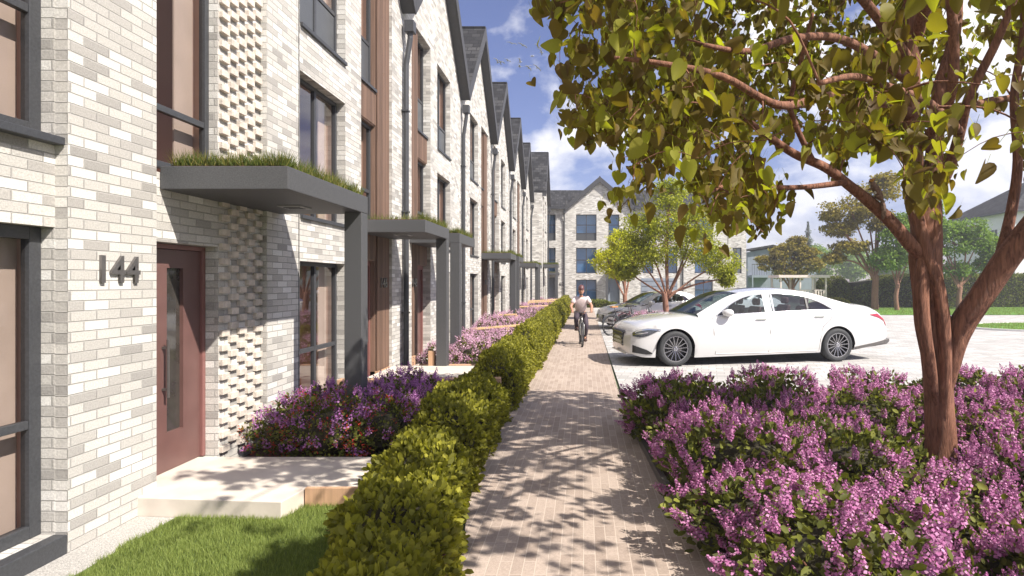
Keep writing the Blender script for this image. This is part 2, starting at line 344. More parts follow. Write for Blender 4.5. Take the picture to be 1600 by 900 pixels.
M['carglass'] = glassmat('car_glass', (.62, .68, .7), .06)
M['windscreen'] = glassmat('windscreen_glass', (.35, .45, .42), .12)
M['lamp'] = flat('headlamp_lens', (.06, .065, .075), .08, noise=.5, nscale=40, coat=1)
M['tail'] = flat('red_tail_lamp', (.35, .02, .03), .12, noise=0, coat=1)
M['seatred'] = flat('mauve_leather', (.20, .085, .09), .5, noise=.1)
M['navy'] = flat('navy_trim', (.04, .06, .10), .6, noise=0)
M['skin'] = flat('skin', (.40, .21, .14), .55, noise=.06, nscale=12)
M['shirt'] = flat('pale_pink_shirt', (.66, .55, .54), .85, noise=.06, nscale=10, bump=.2, bscale=25)
M['trouser'] = flat('dark_trousers', (.045, .032, .045), .8, noise=.15, nscale=12, bump=.2, bscale=25)
M['shoe'] = flat('dark_brown_shoes', (.06, .03, .025), .5, noise=.1)
M['helmet'] = flat('dark_red_helmet', (.12, .05, .05), .4, noise=.1)
M['bikesilver'] = flat('silver_bike_paint', (.5, .5, .48), .3, metal=.6, noise=0)
M['bikeblack'] = flat('black_bike_paint', (.03, .032, .04), .35, noise=0)
M['bikemaroon'] = flat('maroon_bike_paint', (.10, .035, .05), .35, noise=0)
M['saddle'] = flat('tan_leather_saddle', (.55, .22, .07), .5, noise=.1)
M['fur'] = flat('squirrel_grey_brown_fur', (.26, .17, .13), .95, noise=.35, nscale=60, bump=1, bscale=220)
M['furorange'] = flat('squirrel_orange_fur', (.62, .30, .08), .95, noise=.3, nscale=60, bump=1, bscale=220)
M['furwhite'] = flat('squirrel_white_fur', (.75, .72, .68), .95, noise=.1, nscale=60)
M['render'] = flat('white_render', (.84, .81, .80), .85, noise=.05, nscale=1)
M['pergola'] = flat('pale_pink_timber', (.66, .56, .52), .7, noise=.12, nscale=8)
M['bluegrey'] = flat('blue_grey_cladding', (.22, .25, .3), .7, noise=.08, nscale=3)
M['bird'] = flat('gull_feather', (.38, .38, .40), .8, noise=.1)
# ------------------------------------------------------------------ ground
def sheet(name, poly, z, mat, kind='structure', label=None, cat=None):
    o = mesh_obj(name, [(x, y, z) for x, y in poly], [tuple(range(len(poly)))], mat)
    return tag(o, label, cat, None, kind)
sheet('ground', [(-600, -60), (600, -60), (600, 900), (-600, 900)], -.03, M['ground'])
sheet('parking_paving', [(.62, 3), (45, 3), (45, 31.6), (12, 31.6), (12, 43), (.62, 43)], 0.0, M['pave'])
sheet('footpath', [(-.5, -3), (1.3, -3), (1.12, 1.2), (.90, 3.3), (.70, 5.2), (.56, 7.9), (.60, 15), (.66, 40), (-1.25, 40), (-1.25, 6.5), (-1.02, 5.4), (-.78, 3.7)], .004, M['path'])
sheet('back_path', [(-6, 40.0), (.66, 40.0), (.66, 43.9), (-6, 43.9)], .004, M['path'])
sheet('gravel_strip', [(-3.45, -3), (-3.06, -3), (-3.1, 4.6), (-3.45, 4.6)], .002, M['gravel'])
sheet('garden_soil', [(-3.5, 5.5), (-1.1, 5.5), (-1.1, 40), (-3.5, 40)], .002, M['soil'])
sheet('hedge_soil', [(-1.7, -3), (-.5, -3), (-.83, 3.7), (-1.08, 5.5), (-1.75, 5.5)], .008, M['soil'])
sheet('shrub_bed_soil', [(1.12, 1.2), (.90, 3.3), (.70, 5.2), (.58, 7.9), (9.5, 7.9), (9.5, 1.2)], .03, M['soil'])
kb = MB()
pts = [(1.12, 1.2), (.90, 3.3), (.70, 5.2), (.575, 7.9), (9.5, 7.95)]
for a, b in zip(pts[:-1], pts[1:]): kb.bar((*a, .03), (*b, .03), .05, .10)
kerb = kb.build('bed_edging', M['steel']); kerb['kind'] = 'structure'
def blades(name, sampler, n, h, wd, mat, parent=None, lean=.35, r=rng, hv=.35):
    pos = sampler(n); d = np.stack([r.normal(0, lean, n), r.normal(0, lean, n), np.ones(n)], 1)
    sc_ = h*(1+r.uniform(-hv, hv, n)); rot = frames(d, r.uniform(0, 6.28, n))
    # vertical direction: y axis is the blade
    V, Fq = scatter(BLADE_V, [(0, 1, 2)], pos, rot, np.stack([np.full(n, wd), sc_, sc_], 1))
    return np_mesh(name, V, Fq, mat, parent)
def rect_sampler(x0, x1, y0, y1, z, r=rng): return lambda n: np.stack([r.uniform(x0, x1, n), r.uniform(y0, y1, n), np.full(n, z)], 1)
sheet('front_lawn_soil', [(-3.1, -3), (-1.6, -3), (-1.6, 4.72), (-2.2, 4.72), (-2.2, 4.6), (-3.1, 4.6)], .010, M['lawn'])
def lawn_s(n):
    p = np.stack([rng.uniform(-3.12, -1.6, n), rng.uniform(2.2, 4.72, n), np.full(n, .01)], 1)
    edge = -3.1+.03*np.sin(p[:, 1]*9)+.02*np.sin(p[:, 1]*23)
    k = (p[:, 0] > edge) & ~((p[:, 0] < -2.27) & (p[:, 1] > 4.46)); return p[k][:n]
n_ = 60000; P_ = lawn_s(n_)
o = blades('lawn_grass', lambda n: P_, len(P_), .042, .0045, M['blade']); tag(o, 'short green grass of the small lawn beside the number 144 wall', 'grass', None, 'stuff')
sheet('far_lawn', [(11.5, 31.6), (60, 31.6), (60, 60), (16, 60), (12, 46)], .02, M['lawnfar'])
isl = [(19.8+4.9*math.cos(a), 22.6+2.5*math.sin(a)) for a in np.linspace(0, 2*math.pi, 40, endpoint=False)]
sheet('island_lawn', isl, .06, M['lawnfar'])
ki = MB()
for a, b in zip(isl, isl[1:]+isl[:1]): ki.bar((*a, .03), (*b, .03), .08, .08)
ki.build('island_edging', M['white'])['kind'] = 'structure'
def far_s(n):
    p = np.stack([rng.uniform(12, 34, n), rng.uniform(31.6, 40.5, n), np.full(n, .02)], 1); return p
o = blades('far_grass', far_s, 26000, .06, .02, M['blade']); tag(o, 'bright green mown grass in front of the tall clipped hedge', 'grass', None, 'stuff')
def is_s(n):
    a = rng.uniform(0, 6.283, n); q = np.sqrt(rng.uniform(0, 1, n)); return np.stack([19.8+4.85*q*np.cos(a), 22.6+2.45*q*np.sin(a), np.full(n, .06)], 1)
o = blades('island_grass', is_s, 12000, .05, .015, M['blade']); tag(o, 'mown grass of the rounded island lawn on the pale paving', 'grass', None, 'stuff')

# door slab of number 144, timber edging, side paths
s = MB(); s.prism([(-3.66, 4.53), (-2.27, 4.42), (-2.22, 4.72), (-1.62, 4.72), (-1.62, 5.56), (-3.66, 5.56)], 0.0, .146, 'z')
s.v = [(v[0], v[1], v[2]) for v in s.v]
o = s.build('door_step', M['stone'], bevel=.006); tag(o, 'pale stone slab and step in front of the mauve door 144', 'doorstep')
o = MB().box(-2.215, -1.62, 4.675, 4.715, .012, .16).build('edging_board', M['sleeper'], bevel=.003); tag(o, 'short timber edging board where the stone slab meets the lawn', 'edging')

# ------------------------------------------------------------------ houses
class FMB(MB):
    def __init__(s, d=1): super().__init__(); s.d = d
    def build(s, *a, **k):
        if s.d < 0: s.v = [(v[0], -v[1], v[2]) for v in s.v]
        return MB.build(s, *a, **k)
def facade(mb, x, y0, y1, z0, z1, ops, depth):
    ys = sorted({y0, y1, *[q for o in ops for q in o[:2]]}); zs = sorted({z0, z1, *[q for o in ops for q in o[2:4]]})
    for a, b in zip(ys[:-1], ys[1:]):
        for c, e in zip(zs[:-1], zs[1:]):
            ym, zm = (a+b)/2, (c+e)/2
            if any(o[0] < ym < o[1] and o[2] < zm < o[3] for o in ops): continue
            mb.quad((x, a, c), (x, b, c), (x, b, e), (x, a, e))
    for (a, b, c, e, *dd) in ops:
        dp = dd[0] if dd else depth
        mb.quad((x, a, c), (x-dp, a, c), (x-dp, a, e), (x, a, e)); mb.quad((x, b, c), (x, b, e), (x-dp, b, e), (x-dp, b, c))
        mb.quad((x, a, e), (x-dp, a, e), (x-dp, b, e), (x, b, e)); mb.quad((x, a, c), (x, b, c), (x-dp, b, c), (x-dp, a, c))
    return mb
def window(par, y0, y1, z0, z1, xf, mull=(), trans=(), panels=(), d=1, sill=True, room=True, fw=.05, x0=0, glass='glass', curt=1, deep=1.0, rm='room'):
    f = FMB(d); a, b = xf-.06, xf
    e = .002
    f.box(a, b, y0+e, y0+fw, z0+e, z1-e); f.box(a, b, y1-fw, y1-e, z0+e, z1-e)
    f.box(a, b, y0+fw, y1-fw, z0+e, z0+fw); f.box(a, b, y0+fw, y1-fw, z1-fw, z1-e)
    for m in mull: f.box(a+.003, b-.003, m-.028, m+.028, z0+fw, z1-fw)
    for t in trans: f.box(a+.006, b-.006, y0+fw, y1-fw, t-.028, t+.028)
    w_ = f.build('window', M['grey'], par, bevel=.004)
    g = FMB(d); g.quad((xf-.03, y0+fw, z0+fw), (xf-.03, y1-fw, z0+fw), (xf-.03, y1-fw, z1-fw), (xf-.03, y0+fw, z1-fw)); g.build('pane', M[glass], w_, fix=False)
    for p in panels: FMB(d).box(xf-.05, xf-.018, p[0], p[1], p[2], p[3]).build('infill_panel', M['panel'], w_, bevel=.003)
    if sill: FMB(d).box(xf-.01, x0+.035, y0+.004, y1-.004, z0-.035, z0+.012).build('sill', M['grey'], w_, bevel=.003)
    if room:
        r = FMB(d); X0, X1 = xf-.075, xf-deep; A, B, C, E = y0+.004, y1-.004, z0-.08, z1+.12
        r.quad((X1, A, C), (X1, B, C), (X1, B, E), (X1, A, E)); r.quad((X0, A, C), (X1, A, C), (X1, A, E), (X0, A, E)); r.quad((X0, B, C), (X1, B, C), (X1, B, E), (X0, B, E))
        r.quad((X0, A, C), (X1, A, C), (X1, B, C), (X0, B, C)); r.quad((X0, A, E), (X1, A, E), (X1, B, E), (X0, B, E)); r.build('room_interior', M[rm], w_, fix=False)
        if curt:
            c = FMB(d); yb = y1 if d > 0 else y0; sg = -1 if d > 0 else 1
            c.box(xf-.16, xf-.145, yb+sg*.02, yb+sg*.27, C+.02, E-.02); c.build('curtain', M['curtain'], w_)
    return w_
sedge_cache = {}
def canopy(par, ya, yb, d=1, xo=.987, xi=-.06, z0=2.56, z1=2.75, post_end='a', grass_par=True, n=2600):
    c = FMB(d); c.box(xi, xo, ya, yb, z0, z1); cp = c.build('canopy', M['grey2'], par, bevel=.006)
    FMB(d).box(xi+.06, xo-.04, ya+.04, yb-.04, z1, z1+.012).build('planting_tray', M['soil'], cp)
    l = FMB(d); ym = (ya+yb)/2+.25; l.box(.36, .60, ym-.12, ym+.12, z0-.012, z0-.001); ll = l.build('downlight', M['soffit'], cp, bevel=.002)
    l = FMB(d)
    for i in range(3): l.box(.40, .56, ym-.07+i*.055, ym-.05+i*.055, z0-.018, z0-.012)
    l.build('grille', M['grey'], ll)
    def smp(n):
        x = rng.uniform(xi+.07, xo-.03, n); y = rng.uniform(ya+.03, yb-.03, n)
        k = rng.uniform(0, 1, n); x = np.where(k < .25, xo-.03-rng.uniform(0, .1, n), x); y = np.where((k > .25) & (k < .55), ya+.03+rng.uniform(0, .1, n), y)
        return np.stack([x, d*y, np.full(n, z1+.01)], 1)
    blades('grass', smp, n, .115, .007, M['sedge'], cp, lean=.38, hv=.5)
    py = (ya, ya+.19) if post_end == 'a' else (yb-.19, yb)
    FMB(d).box(xo-.19, xo-.002, py[0]+.002, py[1], -.02, z0-.001).build('post', M['grey2'], par, bevel=.005)
def number(par, txt, y, z, x, size=.2, mat='steel', ext=.010):
    cu = bpy.data.curves.new('house_number', 'FONT'); cu.body = txt; cu.size = size*1.38; cu.extrude = ext; cu.offset = .004; cu.align_x = 'CENTER'; cu.space_character = 1.02
    to = bpy.data.objects.new('house_number', cu); COL.objects.link(to); me = bpy.data.meshes.new_from_object(to.evaluated_get(bpy.context.evaluated_depsgraph_get())); bpy.data.objects.remove(to)
    o = bpy.data.objects.new('house_number', me); COL.objects.link(o); me.materials.clear(); me.materials.append(M[mat]); o.parent = par
    o.location = (x+ext, y, z); o.rotation_euler = (R(90), 0, R(90)); return o
def slats(f, y0, y1, z0, z1, x):
    n = max(2, round((y1-y0)/.047)); st = (y1-y0)/n
    for i in range(n): f.box(x-.02, x, y0+i*st+.004, y0+i*st+st*.66, z0, z1)
EA, PK, HW = 7.05, 9.85, 2.65
def gable_roof(par, yl, yr, d, ea=EA, pk=PK, back=-8, xf=.24):
    ym = (yl+yr)/2; r = FMB(d)
    r.prism([(yl, ea), (ym, pk), (yr, ea), (yr, ea+.15), (ym, pk+.15), (yl, ea+.15)], back, xf, 'x')
    # FMB.prism along x gives (a,p,q): fine
    rf = r.build('roof', M['slate'], par)
    v = FMB(d); v.prism([(yl+.01, ea-.20), (ym, pk-.22), (yr-.01, ea-.20), (yr-.01, ea-.004), (ym, pk-.006), (yl+.01, ea-.004)], .004, xf-.004, 'x')
    v.prism([(yl+.005, ea-.22), (ym, pk-.24), (yr-.005, ea-.22), (yr-.005, ea+.165), (ym, pk+.175), (yl+.005, ea+.165)], xf+.002, xf+.024, 'x'); v.build('verge_board', M['verge'], rf)
    c = FMB(d); c.tube([(back, ym, pk+.16), (xf, ym, pk+.16)], .05, 8); c.build('ridge_tiles', M['slate'], rf)
    return rf
def downpipe(par, y, d, top=6.5):
    p = FMB(d); p.tube([(.15, y, top), (.15, y, top-.12), (.075, y+.0, top-.62), (.075, y, top-.75), (.075, y, .05)], .05, 10)
    dp = p.build('downpipe', M['grey'], par, smooth=False)
    FMB(d).box(.06, .24, y-.085, y+.085, top-.02, top+.20).build('hopper', M['grey'], dp, bevel=.008)
    for z in (1.2, 3.1, 5.0): FMB(d).box(.004, .13, y-.065, y+.065, z, z+.03).build('pipe_clip', M['grey'], dp)
def house(label, group, P, d, x=-3.417, width=5.3, num=None, pipe='a', door='door', cat='house', loc=None, rz=0, body=True, gable=True):
    t = thing('terraced_house', label, cat, loc or (x, P, 0), rz, group)
    W = width; ww = (2.65, 4.0) if W > 4.5 else (2.65, 4.008)
    ops = [(.6, 2.05, .10, 7.0, .26)]
    for a, b in ((.13, 2.05), (2.6, 4.35), (4.92, 6.9)): ops.append((ww[0], ww[1] if W > 4.5 else 4.005, a, b, .16))
    f = FMB(d); facade(f, 0, 0, W if W > 4.5 else 4.01, -.03, EA, ops, .16)
    if gable:
        ym = 2.65; f.quad((0, 0, EA), (0, W, EA), (0, W, EA+.001), (0, ym, PK), (0, 0, EA+.001)) if W > 4.5 else f.quad((0, -.0, EA), (0, 4.01, EA), (0, 4.01, 9.0), (0, 2.65, PK))
    wl = f.build('wall', M['brick'], t, fix=False)
    e = FMB(d); e.box(-8, -1.9, .02, W-.02, -.03, EA-.02); e.build('rear_block', M['render'], t)
    gable_roof(t, 0, 5.3, d)
    # timber clad bay: backing, slats beside the door, spandrels between windows
    tm = FMB(d); tm.box(-.30, -.262+.17, .602, 1.2, .12, 6.998); b_ = tm.build('timber_cladding', M['timber'], t)
    sl_ = FMB(d); slats(sl_, .605, 1.2, .30, 6.99, -.045); slats(sl_, 1.2, 2.045, 2.16, 2.66, -.075); slats(sl_, 1.2, 2.045, 4.42, 4.98, -.075); sl_.build('slats', M['timber'], b_)
    for za, zb_ in ((2.14, 2.68), (4.40, 5.0)): FMB(d).box(-.26, -.10, 1.202, 2.048, za, zb_).build('spandrel', M['timber'], t)
    FMB(d).box(-.29, -.03, .602, 1.2, .02, .29).build('timber_plinth', M['sleeper'], t, bevel=.004)
    window(t, 1.2, 2.048, 2.68, 4.40, -.16, trans=(3.3,), d=d, x0=-.08, deep=.9)
    window(t, 1.2, 2.048, 5.0, 6.998, -.16, trans=(5.75,), panels=[(1.25, 2.0, 5.04, 5.72)], d=d, x0=-.08, deep=.9)
    dr = FMB(d); dr.box(-.25, -.205, 1.25, 2.0, .12, 2.06); do = dr.build('door', M[door], t, bevel=.004)
    df = FMB(d); df.box(-.26, -.17, 1.2, 1.25, .1, 2.14); df.box(-.26, -.17, 2.0, 2.048, .1, 2.14); df.box(-.26, -.17, 1.25, 2.0, 2.06, 2.14); df.build('door_frame', M['doorframe'], t)
    FMB(d).tube([(-.17, 1.33, .8), (-.17, 1.33, 1.3)], .012, 8).build('handle', M['steel'], do)
    yw = ww; y1_ = 4.0
    window(t, 2.65, y1_, .13, 2.05, -.12, mull=(3.32,), trans=(.92,), d=d)
    window(t, 2.65, y1_, 2.6, 4.35, -.12, mull=(3.32,), trans=(3.2,), d=d)
    window(t, 2.65, y1_, 4.92, 6.9, -.12, mull=(3.32,), trans=(5.6,), panels=[(2.70, 3.29, 4.97, 5.56), (3.35, 3.95, 4.97, 5.56)], d=d)
    canopy(t, .45, 2.05, d)
    if pipe == 'a': downpipe(t, 0, d)
    elif pipe == 'b': downpipe(t, 5.3, d)
    if num: number(t, num, d*.92, 1.70, -.045, .17)
    return t
G_ROW = 'terraced houses along the footpath'
h0 = house('cream brick house next to number 144, with timber bay and number 146 under its canopy', G_ROW, 11.09, -1, width=4.01, num='146', pipe='a')
h1 = house('third cream brick house of the row, its mauve door numbered 148 beside number 146', G_ROW, 11.09, 1, num='148', pipe='b')
def rehouse(src, label, P, num, d):
    c = copy_tree(src); c.location = (-3.417, P, 0); c['label'] = label
    for ch in list(c.children):
        if ch.name.startswith('house_number'): bpy.data.objects.remove(ch)
    if num: number(c, num, d*.92, 1.70, -.045, .17)
    return c
h2 = house('fourth brick house of the row, its downpipe beyond the second pair of canopies', G_ROW, 21.69, -1, num='150', pipe='a')
rehouse(h1, 'fifth brick house of the row, behind the first timber handrails', 21.69, '152', 1)
rehouse(h2, 'sixth brick house of the row, just before the last pair of canopies', 32.29, '154', -1)
rehouse(h1, 'seventh brick house of the row, last one flush with the others', 32.29, '156', 1)
h6 = rehouse(h1, 'last brick house of the row, standing forward with the highest far gable', 37.59, '158', 1); h6.location.x = -2.65; h6.scale = (1, 1, 1.06)
o = MB().box(-.9, -.002, -.004, .02, -.03, EA).build('side_wall', M['brick'], h6)
# ---- number 144 : world coords minus (-3.417, 0, 0)
t = thing('terraced_house', 'nearest cream brick house, with steel number 144 and projecting brick panel by its mauve door', 'house', (-3.417, 0, 0), 0, G_ROW)
f = MB(); H = 8.2
facade(f, 0, 3.9, 4.71, -.03, H, [], .1); f.quad((0, 4.71, -.03), (-.3, 4.71, -.03), (-.3, 4.71, H), (0, 4.71, H)); f.quad((0, 3.9, -.03), (-.09, 3.9, -.03), (-.09, 3.9, H), (0, 3.9, H))
facade(f, -.085, 1.6, 3.9, -.03, H, [(2.0, 3.898, .13, 2.16, .12), (2.0, 3.898, 2.75, 7.2, .12)], .12)
facade(f, 0, -3, 1.6, -.03, H, [], .1); f.quad((0, 1.6, -.03), (-.2, 1.6, -.03), (-.2, 1.6, H), (0, 1.6, H))
facade(f, -.072, 4.71, 6.35, -.03, H, [(4.74, 5.62, .135, 2.13, .26), (4.74, 5.61, 2.70, 7.2, .11)], .2)
facade(f, 0, 6.35, 7.078, -.03, H, [], .1); f.quad((0, 6.35, -.03), (0, 6.35, H), (-.3, 6.35, H), (-.3, 6.35, -.03))
f.build('wall', M['brick'], t, fix=False)
MB().box(-9, -2.2, -3, 7.06, -.03, H).build('rear_block', M['render'], t)
MB().box(-9, .2, -3.2, 7.07, H, H+.2).build('roof', M['slate'], t)
j = MB().box(.0, .0035, 7.055, 7.068, 0, H).build('movement_joint', M['black'], t)
pb = MB(); r = 0; z = .155
while z < 7.8:
    for c in range(5):
        if (r+c) % 2 == 0:
            y = 5.69+c*.146; pr = .034+.007*random.random()
            pb.box(-.075, -.072+pr, y-.060, y+.060, z+.004, z+.066)
    z += .0695; r += 1
pb.build('projecting_bricks', M['proj'], t, bevel=.004)
dr = MB()
for a, b, c, e in ((4.79, 5.13, .15, 2.08), (5.34, 5.57, .15, 2.08), (5.13, 5.34, .15, .48), (5.13, 5.34, 1.92, 2.08)): dr.box(-.262, -.215, a, b, c, e)
do = dr.build('door', M['door'], t)
MB().box(-.255, -.248, 5.13, 5.34, .48, 1.92).build('slit_pane', M['slit'], do)
MB().tube([(-.165, 5.075, .80), (-.165, 5.075, 1.30)], .012, 8).box(-.215, -.165, 5.067, 5.083, .86, .88).box(-.215, -.165, 5.067, 5.083, 1.22, 1.24).build('handle', M['steel'], do)
0 and MB().tube([(-.15, 5.40, .75), (-.15, 5.40, 1.35)], .013, 8).box(-.21, -.15, 5.39, 5.41, .80, .82).box(-.21, -.15, 5.39, 5.41, 1.28, 1.30)
df = MB(); df.box(-.27, -.19, 5.575, 5.618, .147, 2.126); df.box(-.27, -.19, 4.742, 4.785, .147, 2.126); df.box(-.27, -.19, 4.785, 5.575, 2.085, 2.126); df.build('door_frame', M['doorframe'], t, bevel=.003)
MB().box(-1.2, -.27, 4.6, 5.7, 2.13, 2.2).build('lobby_ceiling', M['room'], t)
wn = window(t, 2.0, 3.896, .13, 2.16, -.17, mull=(2.95,), trans=(.87,), sill=False, fw=.085)
MB().box(-.19, .001, 1.62, 3.897, -.01, .128).build('sill', M['grey'], wn, bevel=.006)
wn = window(t, 2.0, 3.896, 2.75, 7.2, -.17, mull=(2.95,), trans=(3.57, 5.2), sill=False, fw=.085)
MB().box(-.19, -.01, 1.62, 3.893, 2.70, 2.752).build('sill', M['grey'], wn, bevel=.004)
window(t, 4.742, 5.608, 2.76, 7.2, -.15, trans=(3.27, 4.9), sill=False, fw=.06)
window(t, 4.742, 5.608, 2.76, 3.2, -.15, sill=False, fw=.06) if False else None
canopy(t, 4.84, 6.63, 1, xi=-.066, post_end='b', n=4200)
number(t, '144', 4.31, 1.795, 0, .20)
# ------------------------------------------------------------------ back building (facing the camera)
def back_house(label, x0, x1, gable, wins, num=None, door=None, peak=None, ridge=8.98, ea=7.25, pipe=None, garage=None):
    t = thing('brick_house', label, 'house', (x0, 44, 0), R(-90), 'brick houses across the end of the street'); W = x1-x0
    f = MB(); ops = [(a-x0, b-x0, c, e, .14) for a, b, c, e, *_ in wins]
    if door: ops.append((door[0]-x0, door[1]-x0, .1, 2.1, .5))
    facade(f, 0, 0, W, -.03, ea, ops, .14)
    if gable: f.quad((0, 0, ea), (0, W, ea), (0, W/2, peak))
    f.build('wall', M['brick'], t, fix=False)
    MB().box(-8, -1.6, .02, W-.02, -.03, ea).build('rear_block', M['render'], t)
    if gable: gable_roof(t, 0, W, 1, ea, peak, -5)
    r = MB(); gx = -.25 if gable else .30; r.prism([(gx, ea-.02), (gx, ea+.12), (-2.9, ridge+.1), (-6.5, ea+.12), (-6.5, ea-.02), (-2.9, ridge-.05)], -.02 if not gable else .02, W+.02 if not gable else W-.02, 'y')
    rf = r.build('roof', M['slate'], t)
    if not gable: MB().box(.28, .40, .0, W, ea-.06, ea+.08).build('gutter', M['grey'], rf)
    for a, b, c, e, *pn in wins:
        a -= x0; b -= x0
        window(t, a, b, c, e, -.10, mull=((a+b)/2,) if b-a > 1 else (), trans=(c+(e-c)*.52,) if not pn else (c+.55, c+(e-c)*.6), panels=[(a+.05, b-.05, c+.05, c+.52)] if pn else (), glass='glassblue', curt=0, sill=False, rm='skyreflect', deep=.5)
    if door:
        a, b = door[0]-x0, door[1]-x0
        do = MB().box(-.50, -.44, a, b, .1, 2.1).build('door', M['bluegrey'], t); MB().tube([(-.40, a+.15, .9), (-.40, a+.15, 1.3)], .02, 6).build('handle', M['steel'], do)
        canopy(t, a-.2, b+.3, 1, z0=2.3, z1=2.46, n=900)
    if garage:
        a, b = garage[0]-x0, garage[1]-x0
        g = MB(); g.box(-.02, .03, a, b, .05, 2.05); go = g.build('garage_door', M['bluegrey'], t)
        g = MB()
        for i in range(5): g.box(.03, .045, a+.05, b-.05, .3+i*.38, .33+i*.38)
        g.build('rib', M['grey'], go)
    if num: number(t, num[0], num[1]-x0, num[2], 0, .26)
    if pipe is not None: downpipe(t, pipe-x0, 1, top=6.9)
    return t
FL = ((.32, 1.95), (2.42, 4.33), (4.86, 6.82))
def col(a, b, top=True): return [(a, b, *FL[0]), (a, b, *FL[1]), (a, b, *FL[2], 1)]
back_house('left end of the back terrace with slate roof and number 162 by its canopy door', -6, -1.4, False, [(-2.9, -2.1, *FL[1]), (-2.9, -2.1, *FL[2], 1)], num=('162', -1.75, 1.5), door=(-2.95, -2.1), pipe=-1.45)
back_house('back house with pointed brick gable and three stacked square windows, behind the cyclist', -1.4, 3.8, True, col(-.57, .96)+[(1.85, 2.65, *FL[1]), (1.85, 2.65, *FL[2], 1)], door=(1.8, 2.7), peak=9.45)
back_house('back house under a long slate roof, mostly hidden behind the parking tree', 3.8, 10.75, False, col(8.3, 9.65)+[(4.4, 5.2, *FL[1]), (4.4, 5.2, *FL[2], 1), (6.2, 7.0, *FL[1]), (6.2, 7.0, *FL[2])], garage=(4.3, 7.0), pipe=7.4, num=('164', 7.75, 1.5))
t = thing('brick_house', 'low flat roofed end of the back terrace with blank brick side', 'house', (10.8, 44, 0), R(-90), 'brick houses across the end of the street')
f = MB(); facade(f, 0, 0, 1.35, -.03, 6.4, [(.35, 1.0, 2.42, 4.33)], .14); f.quad((0, 1.35, -.03), (-7, 1.35, -.03), (-7, 1.35, 6.4), (0, 1.35, 6.4)); f.build('wall', M['brick'], t, fix=False)
MB().box(-7.1, .1, -.02, 1.45, 6.4, 6.55).build('roof', M['verge'], t); window(t, .35, 1.0, 2.42, 4.33, -.1, glass='glassblue', sill=False)
# grey cladded building beyond with balcony, white house far right
t = thing('grey_building', 'hazy blue grey building with sloping roof and balcony behind the back terrace', 'building', (17.2, 60, 0))
f = MB(); f.prism([(-.5, 0), (6.5, 0), (6.5, 3.9), (2.0, 5.2), (-.5, 4.8)], 0, 8, 'y'); f.build('wall', M['bluegrey'], t)
f = MB(); f.prism([(-.7, 4.9), (2.0, 5.35), (6.9, 3.9), (6.9, 4.1), (2.0, 5.55), (-.7, 5.1)], -.4, 8.4, 'y'); f.build('roof', M['slate'], t)
bal = MB(); bal.box(-.4, 1.6, -1.2, -.02, 2.2, 2.45)
for x in (-.38, 1.5): bal.box(x, x+.12, -1.2, -1.08, 0, 2.2)
bb = bal.build('balcony', M['bluegrey'], t); rl = MB()
for i in range(9): rl.box(-.38+i*.24, -.35+i*.24, -1.2, -1.17, 2.45, 3.5)
rl.box(-.4, 1.6, -1.21, -1.16, 3.5, 3.56); rl.build('railing', M['grey'], bb)
t = thing('white_house', 'white rendered house with hipped slate roof beyond the right hedge', 'house', (32.6, 44.5, 0), R(-4))
f = MB(); f.box(0, 11, 0, 9.5, 0, 7.15); f.build('wall', M['render'], t)
r = MB(); q = [(-.35, -.35, 7.15), (11.35, -.35, 7.15), (11.35, 9.85, 7.15), (-.35, 9.85, 7.15), (4.4, 4.75, 10.4), (6.6, 4.75, 10.4)]
r.v = q; r.f = [(0, 1, 5, 4), (1, 2, 5), (2, 3, 4, 5), (3, 0, 4), (3, 2, 1, 0)]; rf = r.build('roof', M['slate'], t)
g = MB(); g.box(-.42, -.36, -.4, 9.9, 7.05, 7.17); g.box(-.4, 11.4, -.42, -.36, 7.05, 7.17); g.build('gutter', M['grey'], rf)
for y in (2.0, 5.6):
    for z in (1.2, 4.7):
        wf = MB(); wf.box(-.03, .02, y, y+.9, z, z+1.3); w_ = wf.build('window', M['render'], t); MB().box(-.05, -.032, y+.08, y+.41, z+.08, z+1.22).box(-.05, -.032, y+.49, y+.82, z+.08, z+1.22).build('pane', M['panel'], w_)
MB().tube([(-.08, .35, 7.1), (-.08, .35, .1)], .05, 8).build('downpipe', M['soffit'], t)
